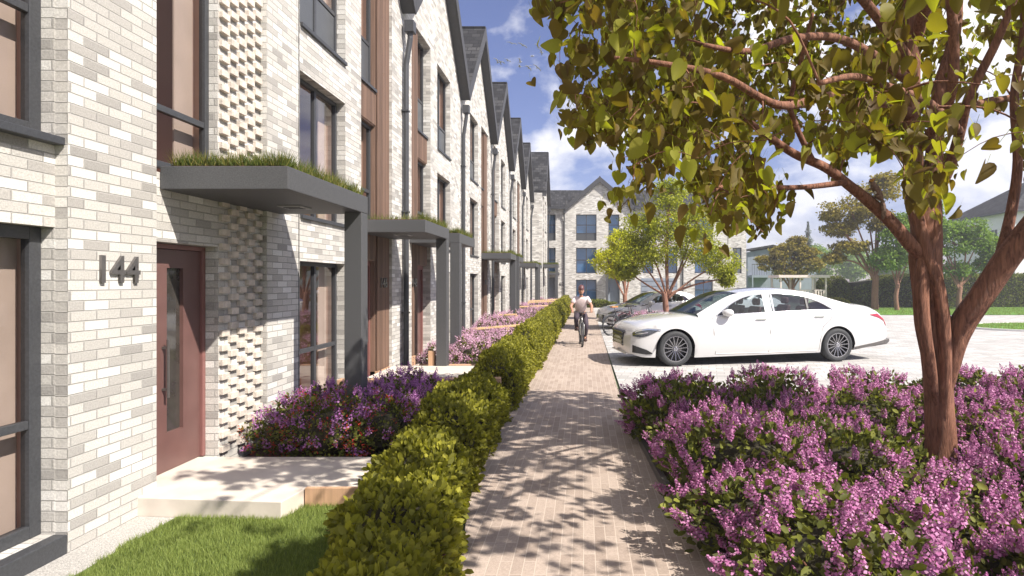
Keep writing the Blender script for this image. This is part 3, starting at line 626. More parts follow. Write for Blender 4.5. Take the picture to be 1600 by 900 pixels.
# ------------------------------------------------------------------ cars
def interp(pts, x): return float(np.interp(x, [p[0] for p in pts], [p[1] for p in pts]))
def wheel(par, u, y, r, side, spokes=15, wdt=.24):
    w_ = MB(); s_ = side
    o0 = y; i0 = y-s_*wdt
    w_.lathe([(r*.70, o0-s_*.012), (r*.74, o0+s_*.004), (r*.86, o0+s_*.010), (r*.95, o0), (r, o0-s_*.03), (r, i0+s_*.03), (r*.93, i0), (r*.70, i0)], 44, (u, 0, r), 'y')
    wo = w_.build('wheel', M['tyre'], par, smooth=True)
    b = MB(); b.lathe([(.001, o0-s_*.10), (r*.72, o0-s_*.10)], 36, (u, 0, r), 'y'); b.build('wheel_back', M['rimdark'], wo)
    q = MB(); q.lathe([(r*.73, o0-s_*.02), (r*.735, o0+s_*.004), (r*.68, o0+s_*.004), (r*.665, o0-s_*.03)], 44, (u, 0, r), 'y')
    q.lathe([(.001, o0-s_*.005), (r*.12, o0-s_*.008), (r*.15, o0-s_*.03), (r*.15, o0-s_*.09)], 20, (u, 0, r), 'y')
    for i in range(spokes):
        a = 2*math.pi*i/spokes+.1; p = (u+math.cos(a)*r*.12, o0-s_*.035, r+math.sin(a)*r*.12); e = (u+math.cos(a)*r*.69, o0-s_*.012, r+math.sin(a)*r*.69)
        q.bar(p, e, .017, .03, (0, 1, 0))
    q.build('rim', M['rim'], wo)
    d = MB(); d.lathe([(.001, o0-s_*.075), (r*.42, o0-s_*.075), (r*.42, o0-s_*.09)], 28, (u, 0, r), 'y'); d.build('brake_disc', M['steel'], wo)
    n = 5; bl = MB()
    for i in range(n): a = 2*math.pi*i/n; bl.lathe([(.001, o0+s_*.0), (.012, o0-s_*.002), (.012, o0-s_*.02)], 8, (u+math.cos(a)*r*.09, 0, r+math.sin(a)*r*.09), 'y')
    bl.build('wheel_bolts', M['chrome'], wo)
def car(name, label, cat, loc, rz, P, scale=1, detail=True, group=None):
    t = thing(name, label, cat, loc, rz, group); t.scale = (scale,)*3
    top, belt, W, wb, wr, plan, sill = P['top'], P['belt'], P['W'], P['wb'], P['wr'], P['plan'], P['sill']
    u0, u1 = top[0][0], top[-1][0]; ra = wr+.055; gs, ge = P['glass0'], P['glass1']
    us = sorted(set([round(x, 4) for x in np.linspace(u0, u1, 60)]+[round(c+ra*math.cos(a), 4) for c in (0, wb) for a in np.linspace(0, math.pi, 25)]+[gs, ge]))
    def zb(u):
        z = interp(sill, u)
        for c in (0, wb):
            if abs(u-c) < ra: z = max(z, wr+math.sqrt(max(0, ra*ra-(u-c)**2)))
        return z
    def yw(u, z):
        Wu = W*interp(plan, u); zz = (z-.62)/.5
        return Wu*(1-.075*zz*zz if z > .62 else 1-.05*((.62-z)/.4)**2)
    NR = 10; V = []; Fs = []
    for sgn in (-1, 1):
        b = len(V)
        for u in us:
            a, e = zb(u), interp(belt, u); a = min(a, e-.02)
            for i in range(NR+1):
                z = a+(e-a)*i/NR
                off = .012*math.exp(-((z-(e-.10))/.03)**2)   # shoulder crease
                V.append((u, sgn*(yw(u, z)+off*0.6), z))
        for k in range(len(us)-1):
            for i in range(NR):
                p = b+k*(NR+1)+i; q = p+NR+1
                Fs.append((p, q, q+1, p+1) if sgn < 0 else (p, p+1, q+1, q))
    # bonnet and boot lid
    NT = 14
    for rng_ in ((u0, gs+.02), (ge-.02, u1)):
        uu = [u for u in us if rng_[0]-1e-6 <= u <= rng_[1]+1e-6]; b = len(V)
        for u in uu:
            e = interp(belt, u); tz = max(interp(top, u), e+.005); we = yw(u, e)
            for i in range(NT+1):
                y = -we+2*we*i/NT; s_ = abs(y/we); V.append((u, y, e+(tz-e)*(1-s_**3.2)))
        for k in range(len(uu)-1):
            for i in range(NT): p = b+k*(NT+1)+i; q = p+NT+1; Fs.append((p, q, q+1, p+1))
    # nose and tail caps, rounded in plan
    for u, sg in ((u0, -1), (u1, 1)):
        a, e = zb(u), interp(belt, u); tz = interp(top, u); b = len(V); nz = 6
        for j in range(nz+1):
            z = a+(e-a)*j/nz; we = yw(u, z)
            for i in range(NT+1):
                y = -we+2*we*i/NT; s_ = abs(y/we); zz = z if j < nz else e+(max(tz, e+.005)-e)*(1-s_**3.2)
                V.append((u+sg*P['capr']*(1-s_**2.2)*(.6+.4*math.sin(math.pi*j/nz)) if 0 < j < nz or j == 0 else u, y, zz))
        for j in range(nz):
            for i in range(NT): p = b+j*(NT+1)+i; q = p+NT+1; Fs.append((p, p+1, q+1, q))
    body = mesh_obj('body', V, Fs, M['carpaint'], t, smooth=True)
    bm = bmesh.new(); bm.from_mesh(body.data); bmesh.ops.remove_doubles(bm, verts=bm.verts, dist=.0015); bmesh.ops.recalc_face_normals(bm, faces=bm.faces); bm.to_mesh(body.data); bm.free(); body.data.shade_smooth()
    m = body.modifiers.new('e', 'EDGE_SPLIT'); m.split_angle = R(38)
    # greenhouse
    arc, dlo, dlob = P['arc'], P['dlo'], P['dlob']; Wb = .905*W; tum = P['tum']
    def gy(u, z):
        bz = interp(dlob, u); return Wb*interp(plan, u)-tum*max(-.1, z-bz)
    def resample(pts, n):
        d = np.r_[0, np.cumsum([math.dist(a, b) for a, b in zip(pts[:-1], pts[1:])])]; s_ = np.linspace(0, d[-1], n)
        return [(float(np.interp(x, d, [p[0] for p in pts])), float(np.interp(x, d, [p[1] for p in pts]))) for x in s_]
    def smooth(pts, it=2):
        for _ in range(it):
            q = [pts[0]]
            for a, b in zip(pts[:-1], pts[1:]): q += [(a[0]*.75+b[0]*.25, a[1]*.75+b[1]*.25), (a[0]*.25+b[0]*.75, a[1]*.25+b[1]*.75)]
            pts = q+[pts[-1]]
        return pts
    n = 48; A = resample(smooth(arc), n); D = resample(smooth(dlo), n)
    V = []; Fs = []
    for sgn in (-1, 1):
        b = len(V)
        for (ua, za), (ud, zd) in zip(A, D):
            V.append((ua, sgn*gy(ua, za)*.985, za)); V.append(((ua+ud)/2, sgn*(gy((ua+ud)/2, (za+zd)/2)+.012), (za+zd)/2)); V.append((ud, sgn*gy(ud, zd), zd))
        for i in range(n-1):
            for j in range(2): p = b+3*i+j; Fs.append((p, p+3, p+4, p+1))
        # ledge between body shoulder and side windows
        b = len(V); ul = [u for u in us if A[0][0]-.02 <= u <= A[-1][0]+.02]
        for u in ul:
            e = interp(belt, u)
            if u < dlo[0][0]: zt = np.interp(u, [A[0][0], dlo[0][0]], [A[0][1], dlo[0][1]])
            elif u > dlo[-1][0]: zt = np.interp(u, [dlo[-1][0], A[-1][0]], [dlo[-1][1], A[-1][1]])
            else: zt = interp(dlob, u)
            V.append((u, sgn*yw(u, e), e)); V.append((u, sgn*gy(u, zt), float(zt)))
        for k in range(len(ul)-1): p = b+2*k; Fs.append((p, p+2, p+3, p+1))
    pil = mesh_obj('pillars', V, Fs, M['carpaint'], t, smooth=True)
    def crossrows(i0, i1, name, mat, sub=None, lift=0, inset=1.0):
        V = []; Fs = []; m_ = 12
        for i in range(i0, i1+1):
            ua, za = A[i]; wy = gy(ua, za)*.985*inset
            for j in range(m_+1):
                y = -wy+2*wy*j/m_; V.append((ua-.10*P['wrap'](i/n)*(1-(y/wy)**2), y, za+lift+.045*(1-(y/wy)**2)))
        for i in range(i1-i0):
            for j in range(m_): p = i*(m_+1)+j; q = p+m_+1; Fs.append((p, q, q+1, p+1))
        return mesh_obj(name, V, Fs, mat, sub or t, smooth=True)
    iw = min(range(n), key=lambda i: abs(A[i][0]-P['roof0'])); ir = min(range(n), key=lambda i: abs(A[i][0]-P['roof1']))
    rf = crossrows(iw, ir, 'roof', M['carpaint']); crossrows(0, iw, 'windscreen', M['windscreen']); crossrows(ir, n-1, 'rear_window', M['windscreen'])
    if detail: crossrows(iw+3, ir-3, 'sunroof', M['black'], rf, .004, .72)
    for sgn in (-1, 1):
        dl = resample(smooth(dlo), 60); bt = [(u, interp(dlob, u)) for u in np.linspace(dlo[0][0], dlo[-1][0], 60)]
        V = []; Fs = []
        for (a, z), (c, zz) in zip(dl, bt): V += [(a, sgn*(gy(a, z)-.012), z), (c, sgn*(gy(c, zz)-.012), zz)]
        for i in range(59): Fs.append((2*i, 2*i+2, 2*i+3, 2*i+1))
        sg = mesh_obj('side_window', V, Fs, M['carglass'], t, smooth=True)
        tr = MB(); tr.tube([(a, sgn*(gy(a, z)+.006), z) for a, z in dl], .011, 6); tr.tube([(a, sgn*(gy(a, z)+.006), z) for a, z in bt], .012, 6); tr.build('window_trim', M['chrome'], sg, smooth=True)
        for (a, b_, mt) in P['pillar']:
            V = []; zt = lambda u: float(np.interp(u, [p[0] for p in dl], [p[1] for p in dl]))
            pb = MB()
            for u, w_ in ((a, b_),):
                z0_, z1_ = interp(dlob, u), zt(u)
                pb.quad((u-w_, sgn*(gy(u, z0_)+.008), z0_), (u+w_, sgn*(gy(u, z0_)+.008), z0_), (u+w_, sgn*(gy(u, z1_)+.008), z1_), (u-w_, sgn*(gy(u, z1_)+.008), z1_))
            pb.build('door_pillar', M[mt], t, fix=False)
        for dpos in P['handles']:
            z = interp(belt, dpos)-.13; y = sgn*(yw(dpos, z)+.012)
            MB().box(dpos-.12, dpos+.12, y-.008, y+.014*sgn, z-.013, z+.013).build('door_handle', M['chrome'] if detail else M['black'], t, bevel=.006)
        for du in P['seams']:
            pts = [(u_+0, sgn*(yw(u_, z_)+.0015), z_) for u_, z_ in du]
            MB().tube(pts, .0065, 5).build('door_seam', M['steel'], t)
        mu, mz = P['mirror']; my = sgn*(yw(mu, .9)+.06)
        mr = MB(); mr.lathe([(.001, -.13), (.055, -.11), (.08, -.03), (.08, .05), (.06, .09), (.001, .10)], 16, (0, 0, 0), 'x'); mr.v = [(v[0]+mu, my+v[1]*1.35, mz+.02+v[2]) for v in mr.v]
        mo = mr.build('wing_mirror', M['carpaint'], t, smooth=True); MB().bar((mu+.03, sgn*(yw(mu, .95)-.04), mz-.06), (mu+.02, my, mz-.04), .08, .03).build('mirror_arm', M['black'], mo)
        # lamps
        def strip(nm, tp, bo, mat, off=.012, m=14, par=None):
            q = MB(); uu = np.linspace(tp[0][0], tp[-1][0], m)
            for u_ in uu:
                za, zc = interp(tp, u_), interp(bo, u_)
                for k_ in range(4): z_ = za+(zc-za)*k_/3; q.v.append((u_, sgn*(yw(u_, z_)+off), z_))
                q.v.append((u_, sgn*(yw(u_, zc)-.03), zc)); q.v.append((u_, sgn*(yw(u_, za)-.03), za))
            for i in range(m-1):
                for k_ in range(6): q.f.append((6*i+k_, 6*i+6+k_, 6*i+6+(k_+1) % 6, 6*i+(k_+1) % 6))
            q.f += [(0, 1, 2, 3, 4, 5), tuple(6*(m-1)+j for j in range(6))]
            return q.build(nm, M[mat], par or t)
        ho = strip('headlight', P['hl'][0], P['hl'][1], 'lamp'); tp, bo = P['hl']
        strip('light_strip', [(u_, z_-.008) for u_, z_ in tp], [(u_, z_-.026) for u_, z_ in tp], 'chrome', .018, par=ho)
        strip('light_strip', [(u_, (z_+interp(bo, u_))/2) for u_, z_ in tp[:-1]], [(u_, (z_+interp(bo, u_))/2-.02) for u_, z_ in tp[:-1]], 'chrome', .016, par=ho)
        strip('tail_light', *P['tl'], 'tail')
        strip('side_intake', *P['intake'], 'black')
        strip('rear_valance', [(wb+ra+.02, .33), (u1, .47)], [(wb+ra+.02, .27), (u1, .40)], 'steel')
        for c in (0, wb):
            wheel(t, c, sgn*(W*interp(plan, c)-.015), wr, sgn)
            al = MB(); al.v = []; k_ = 20
            for i in range(k_+1):
                a = math.pi*i/k_; al.v += [(c+math.cos(a)*ra, sgn*(yw(c, .6)-.012), wr+math.sin(a)*ra), (c+math.cos(a)*ra, sgn*(W-.40), wr+math.sin(a)*ra)]
            al.f = [(2*i, 2*i+2, 2*i+3, 2*i+1) for i in range(k_)]+[tuple(2*i+1 for i in range(k_+1))]
            al.build('arch_liner', M['black'], t, fix=False)
    ub = MB(); ub.box(ra+.02, wb-ra-.02, -W*.86, W*.86, .2, .45); ub.box(u0+.12, -ra-.02, -W*.7, W*.7, .24, .5); ub.box(wb+ra+.02, u1-.25, -W*.75, W*.75, .33, .55); ub.box(-ra, u1-.6, -W*.5, W*.5, .25, .5); ub.build('underbody', M['black'], t)
    # front grille and lower intake, rear diffuser
    zg0, zg1 = P['grille']; g = MB(); g.box(u0-.085, u0+.02, -.44, .44, zg0, zg1); go = g.build('grille', M['black'], t, bevel=.03)
    g = MB()
    for i in range(4): z = zg0+(zg1-zg0)*(.15+.24*i); g.box(u0-.098, u0-.07, -.42, .42, z-.012, z+.012)
    g.build('grille_bars', M['rim'], go)
    MB().box(u0-.06, u0+.05, -.6, .6, .24, .27).build('front_lip', M['carpaint'], t, bevel=.01)
    df = MB(); yy = .86*W; df.prism([(wb+ra+.03, .24), (u1-.02, .36), (u1+.05, .42), (u1+.045, .49), (u1-.1, .46), (wb+ra+.03, .30)], -yy*.985, yy*.985, 'y'); df.build('rear_diffuser', M['steel'], t, bevel=.01)
    # interior
    fl = MB(); fl.box(P['cab'][0]-.3, P['cab'][1]+.3, -W*.8, W*.8, .46, .50); fl.build('floor_pan', M['navy'], t)
    MB().box(gs+.05, P['cab'][0]-.05, -W*.8, W*.8, .75, 1.0).build('dashboard', M['navy'], t, bevel=.05)
    for u_, in P['seats']:
        for y in (-.42, .42):
            s_ = MB(); s_.box(u_-.25, u_+.25, y-.26, y+.26, .55, .74); so_ = s_.build('seat', M['seatred'], t, bevel=.05)
            b_ = MB(); b_.prism([(u_+.16, .70), (u_+.30, .70), (u_+.44, 1.24), (u_+.33, 1.24)], y-.25, y+.25, 'y'); b_.build('backrest', M['seatred'], so_, bevel=.04)
            MB().box(u_+.34, u_+.44, y-.13, y+.13, 1.26, 1.42).build('headrest', M['seatred'], so_, bevel=.04)
    st = MB(); a = [(P['cab'][0]+.18+.05*math.sin(q), -.42+.18*math.cos(q), .98+.18*math.sin(q)) for q in np.linspace(0, 2*math.pi, 20)]; st.tube(a, .016, 6, cap=False); st.bar((P['cab'][0]+.0, -.42, .92), (P['cab'][0]+.18, -.42, .98), .05, .05); st.build('steering_wheel', M['black'], t)
    return t
SED = dict(W=1.02, wb=3.83, wr=.375, tum=.42, capr=.10,
 top=[(-.93, .80), (-.86, .875), (-.64, .95), (-.335, 1.02), (-.028, 1.07), (.238, 1.095), (.50, 1.105), (4.1, 1.31), (4.35, 1.30), (4.72, 1.28), (4.93, 1.245), (5.0, 1.19), (5.12, .99), (5.2, .8)],
 belt=[(-.93, .72), (-.86, .80), (-.7, .87), (-.335, .95), (.1, 1.0), (.506, 1.03), (.913, 1.04), (1.325, 1.075), (2.283, 1.115), (3.738, 1.155), (4.212, 1.17), (4.719, 1.165), (4.93, 1.12), (5.12, .93), (5.2, .74)],
 plan=[(-.93, .76), (-.86, .83), (-.7, .90), (-.4, .955), (0, .985), (.8, 1), (3.4, 1), (4.2, .985), (4.8, .93), (5.05, .87), (5.2, .80)],
 sill=[(-.93, .27), (-.7, .20), (-.33, .19), (.5, .18), (3.34, .22), (4.3, .27), (4.6, .30), (5.2, .42)],
 glass0=.52, glass1=4.14, arc=[(.50, 1.095), (.867, 1.285), (1.279, 1.49), (1.602, 1.56), (2.02, 1.605), (2.5, 1.62), (2.98, 1.60), (3.32, 1.54), (3.61, 1.455), (3.96, 1.355), (4.2, 1.29)],
 dlo=[(.93, 1.05), (1.233, 1.265), (1.532, 1.42), (1.788, 1.495), (2.07, 1.525), (2.4, 1.535), (2.736, 1.525), (3.148, 1.46), (3.5, 1.32), (3.738, 1.172)],
 dlob=[(.5, 1.04), (.93, 1.05), (1.325, 1.09), (2.283, 1.13), (3.738, 1.172), (4.3, 1.18)], roof0=1.55, roof1=3.35, wrap=lambda f: 1.6 if f < .3 else (-.8 if f > .75 else 0),
 pillar=[(2.17, .085, 'carpaint'), (2.30, .02, 'chrome'), (3.13, .022, 'black')], handles=(1.95, 3.37), mirror=(1.16, 1.11),
 seams=[[(.83, 1.02), (.85, .7), (.90, .25)], [(2.17, 1.10), (2.16, .7), (2.14, .24)], [(3.72, 1.14), (3.66, .95), (3.45, .8), (3.38, .5), (3.36, .26)], [(.90, .25), (1.5, .25), (2.14, .25), (3.36, .27)]],
 hl=([(-.90, .72), (-.82, .775), (-.6, .815), (-.33, .79)], [(-.90, .65), (-.78, .62), (-.6, .66), (-.33, .785)]), tl=([(4.70, 1.05), (4.92, 1.07), (5.10, .94), (5.17, .82)], [(4.70, 1.04), (4.92, .98), (5.10, .90), (5.17, .78)]), intake=([(-.90, .46), (-.62, .36), (-.5, .29)], [(-.90, .30), (-.62, .26), (-.5, .27)]),
 grille=(.40, .74), cab=(1.35, 3.6), seats=[(1.75,), (2.95,)])
ang = math.atan2(.198, .980); W_ = SED['W']
car('parked_car', 'pearl white saloon car with many spoked alloy wheels parked across the pale paving', 'car', (1.552-W_*-.198*-1*-1, 12.42+W_*.98, 0), ang, SED)
HB = dict(W=.88, wb=2.5, wr=.32, tum=.42, capr=.12,
 top=[(-.72, .66), (-.66, .76), (-.45, .84), (-.2, .90), (.3, .98), (.55, 1.01), (3.05, 1.2), (3.12, 1.15), (3.22, .98), (3.3, .75), (3.32, .6)],
 belt=[(-.72, .60), (-.66, .70), (-.45, .78), (-.2, .84), (.3, .92), (.55, .94), (1.5, 1.0), (2.6, 1.05), (3.05, 1.06), (3.12, 1.02), (3.22, .90), (3.3, .72), (3.32, .56)],
 plan=[(-.72, .72), (-.6, .84), (-.3, .95), (0, .985), (.8, 1), (2.4, 1), (2.9, .96), (3.2, .88), (3.32, .80)],
 sill=[(-.72, .26), (-.5, .2), (0, .19), (2.5, .2), (2.9, .26), (3.32, .36)],
 glass0=.57, glass1=3.06, arc=[(.55, 1.0), (.95, 1.22), (1.35, 1.40), (1.8, 1.46), (2.3, 1.45), (2.7, 1.39), (2.9, 1.31), (3.07, 1.18)],
 dlo=[(.90, .97), (1.15, 1.16), (1.45, 1.33), (1.8, 1.38), (2.2, 1.36), (2.5, 1.27), (2.68, 1.11)],
 dlob=[(.5, .96), (.90, .97), (1.5, 1.01), (2.68, 1.08), (3.1, 1.1)], roof0=1.33, roof1=2.72, wrap=lambda f: 1.4 if f < .3 else (-.8 if f > .75 else 0),
 pillar=[(1.95, .04, 'black')], handles=(1.75,), mirror=(1.02, 1.0), seams=[[(.75, .93), (.76, .6), (.8, .24)], [(1.98, .99), (2.0, .6), (1.95, .24)]],
 hl=([(-.70, .62), (-.5, .73), (-.15, .79)], [(-.70, .56), (-.5, .62), (-.15, .77)]), tl=([(2.80, .93), (3.05, 1.0), (3.22, .90), (3.28, .80)], [(2.80, .92), (3.05, .86), (3.22, .80), (3.28, .70)]), intake=([(-.70, .42), (-.5, .34)], [(-.70, .3), (-.5, .3)]),
 grille=(.36, .56), cab=(1.15, 2.6), seats=[(1.35,), (2.15,)])
hc = car('parked_car', 'white hatchback with red tail lights parked behind the dark bicycles', 'car', (1.38, 23.0, 0), R(17), HB, .98, False)
dup(hc, (7.3, 29.5, 0), R(14), 'far white hatchback mostly hidden behind the roof of the saloon', .95)
# ------------------------------------------------------------------ skinned figures
def skin_mesh(name, J, E, root, mat, parent=None, levels=1, extra=None):
    names = list(J); me = bpy.data.meshes.new(name+'_cage'); me.from_pydata([J[k][:3] for k in names], [(names.index(a), names.index(b)) for a, b in E], [])
    o = bpy.data.objects.new(name+'_cage', me); COL.objects.link(o)
    o.modifiers.new('s', 'SKIN'); o.modifiers.new('d', 'SUBSURF').levels = levels
    if not me.skin_vertices: bpy.context.view_layer.objects.active = o
    sv = me.skin_vertices[0].data
    for i, k in enumerate(names):
        r = J[k][3]; sv[i].radius = (r if hasattr(r, '__len__') else (r, r)); sv[i].use_root = (k == root)
    dg = bpy.context.evaluated_depsgraph_get(); m2 = bpy.data.meshes.new_from_object(o.evaluated_get(dg)); bpy.data.objects.remove(o)
    m2.name = name; m2.materials.clear(); m2.materials.append(mat); m2.shade_smooth()
    o = bpy.data.objects.new(name, m2); COL.objects.link(o)
    if parent: o.parent = parent
    return o
def head_verts(c, s_, tilt=0):
    bm = bmesh.new(); bmesh.ops.create_uvsphere(bm, u_segments=24, v_segments=18, radius=1)
    for v in bm.verts:
        x, y, z = v.co
        jaw = 1-.28*max(0, -z)**1.3; x2 = x*.072*jaw; y2 = y*.092*(1-.12*max(0, -z)); z2 = z*.118
        if y < -.2:                                    # face side
            nx = math.exp(-(x/.16)**2); nose = nx*math.exp(-((z+.12)/.22)**2)*.022; brow = math.exp(-((z-.22)/.12)**2)*.005*math.exp(-(x/.6)**2)
            eye = -.008*(math.exp(-((x-.38)/.17)**2-((z-.08)/.12)**2)+math.exp(-((x+.38)/.17)**2-((z-.08)/.12)**2)); mouth = .004*math.exp(-(x/.3)**2-((z+.45)/.1)**2); chin = .01*math.exp(-(x/.4)**2-((z+.85)/.2)**2)
            y2 -= nose+brow+eye+mouth+chin
        ear = .016*math.exp(-((z-.0)/.2)**2-((y-.05)/.18)**2)*(1 if abs(x) > .85 else 0); x2 += math.copysign(ear, x)
        v.co = (c[0]+x2*s_, c[1]+y2*s_, c[2]+z2*s_)
    return bm
J = dict(pelvis=(0, .30, .90, (.13, .10)), spine=(0, .22, 1.06, (.115, .09)), chest=(0, .10, 1.24, (.135, .095)), neck=(0, .03, 1.37, .052), headb=(0, .0, 1.47, .05))
E_ = [('pelvis', 'spine'), ('spine', 'chest'), ('chest', 'neck'), ('neck', 'headb')]
knee = {-1: (-.15, -.10, .78), 1: (.14, -.02, .56)}; ank = {-1: (-.12, .18, .50), 1: (.12, .20, .20)}; toe = {-1: (-.12, .02, .45), 1: (.125, .04, .12)}
for s_ in (-1, 1):
    n_ = 'l' if s_ < 0 else 'r'
    J['sh'+n_] = (s_*.175, .06, 1.31, .058); J['el'+n_] = (s_*.30, -.03, 1.10, .048); J['wr'+n_] = (s_*.265, -.25, .985, .034); J['pa'+n_] = (s_*.262, -.32, .965, (.034, .018))
    J['hi'+n_] = (s_*.10, .27, .86, .088); J['kn'+n_] = (*knee[s_], .062); J['an'+n_] = (*ank[s_], .04); J['to'+n_] = (*toe[s_], (.045, .03))
    E_ += [('chest', 'sh'+n_), ('sh'+n_, 'el'+n_), ('el'+n_, 'wr'+n_), ('wr'+n_, 'pa'+n_), ('pelvis', 'hi'+n_), ('hi'+n_, 'kn'+n_), ('kn'+n_, 'an'+n_), ('an'+n_, 'to'+n_)]
    for q, (dx, ln) in enumerate(((-.028, .035), (-.010, .042), (.009, .040), (.027, .030))):
        J[f'f{q}{n_}'] = (s_*.262+dx, -.365, .968, .0095); J[f'g{q}{n_}'] = (s_*.262+dx, -.378-ln*.2, .94-ln*.2, .008)
        E_ += [('pa'+n_, f'f{q}{n_}'), (f'f{q}{n_}', f'g{q}{n_}')]
    J['t1'+n_] = (s_*.222, -.33, .955, .011); J['t2'+n_] = (s_*.215, -.352, .93, .009); E_ += [('pa'+n_, 't1'+n_), ('t1'+n_, 't2'+n_)]
pr = skin_mesh('person', J, E_, 'pelvis', M['skin'])
bm = head_verts((0, -.03, 1.525), 1.0); me2 = bpy.data.meshes.new('h'); bm.to_mesh(me2); bm.free()
bm = bmesh.new(); bm.from_mesh(pr.data); bm.from_mesh(me2); bm.to_mesh(pr.data); bm.free(); bpy.data.meshes.remove(me2); pr.data.shade_smooth()
tag(pr, 'cyclist in pale shirt, dark trousers and helmet riding a bicycle towards the camera', 'person')
k = 'pelvis spine chest'.split(); 
Js = dict(pelvis=(0, .29, .93, (.185, .15)), spine=(0, .21, 1.07, (.18, .15)), chest=(0, .08, 1.25, (.19, .145)), collar=(0, .05, 1.335, .075))
Es = [('pelvis', 'spine'), ('spine', 'chest'), ('chest', 'collar')]
for s_ in (-1, 1): n_ = 'lr'[s_ > 0]; Js['sh'+n_] = (s_*.18, .06, 1.31, .092); Js['sl'+n_] = (s_*.262, .0, 1.17, .072); Es += [('chest', 'sh'+n_), ('sh'+n_, 'sl'+n_)]
skin_mesh('shirt', Js, Es, 'chest', M['shirt'], pr)
Jt = dict(pelvis=(0, .31, .90, (.15, .12)), waist=(0, .28, .99, (.14, .105))); Et = [('pelvis', 'waist')]
for s_ in (-1, 1):
    n_ = 'lr'[s_ > 0]; a = Vector(knee[s_]); b = Vector(ank[s_]); Jt['hi'+n_] = (s_*.10, .26, .87, .108); Jt['kn'+n_] = (*a, .078); Jt['cu'+n_] = (*(b+(a-b)*.06), .068); Et += [('pelvis', 'hi'+n_), ('hi'+n_, 'kn'+n_), ('kn'+n_, 'cu'+n_)]
    a2 = Vector(toe[s_]); Jsh = dict(heel=(b.x, b.y+.03, b.z-.05, (.06, .055)), mid=(b.x, b.y-.08, b.z-.06, (.062, .055)), tip=(*(a2+Vector((0, -.03, -.005))), (.06, .045)), up=(b.x, b.y, b.z+.03, .062))
    skin_mesh('shoe', Jsh, [('up', 'heel'), ('heel', 'mid'), ('mid', 'tip')], 'heel', M['shoe'], pr)
skin_mesh('trousers', Jt, Et, 'pelvis', M['trouser'], pr)
hm = MB(); hm.lathe([(.096, 0), (.104, .03), (.10, .075), (.078, .115), (.04, .138), (.001, .145)], 22, (0, -.02, 1.568)); hm.v = [(v[0]*.86, -.02+(v[1]+.02)*1.18, v[2]+.12*(v[1]+.02)) for v in hm.v]; ho = hm.build('helmet', M['helmet'], pr, smooth=True)
hv = MB()
for a in (-.5, 0, .5): hv.bar((a*.09, -.115, 1.60), (a*.11, .07, 1.655), .016, .05)
hv.build('helmet_vents', M['black'], ho)
be = bmesh.new(); bmesh.ops.create_icosphere(be, subdivisions=2, radius=.050)
for v in be.verts: v.co = (v.co.x*.95, -.07+v.co.y*.6, 1.438+v.co.z*.45)
m_ = bpy.data.meshes.new('beard'); be.to_mesh(m_); be.free(); m_.materials.append(M['hair'] if 'hair' in M else M['black']); bo = bpy.data.objects.new('beard', m_); COL.objects.link(bo); bo.parent = pr; m_.shade_smooth()
for s_ in (-1, 1):
    e = MB(); e.lathe([(.001, -.009), (.008, -.004), (.009, 0), (.008, .004), (.001, .009)], 10, (s_*.027, -.118, 1.535)); e.build('eye', M['black'], pr, smooth=True)
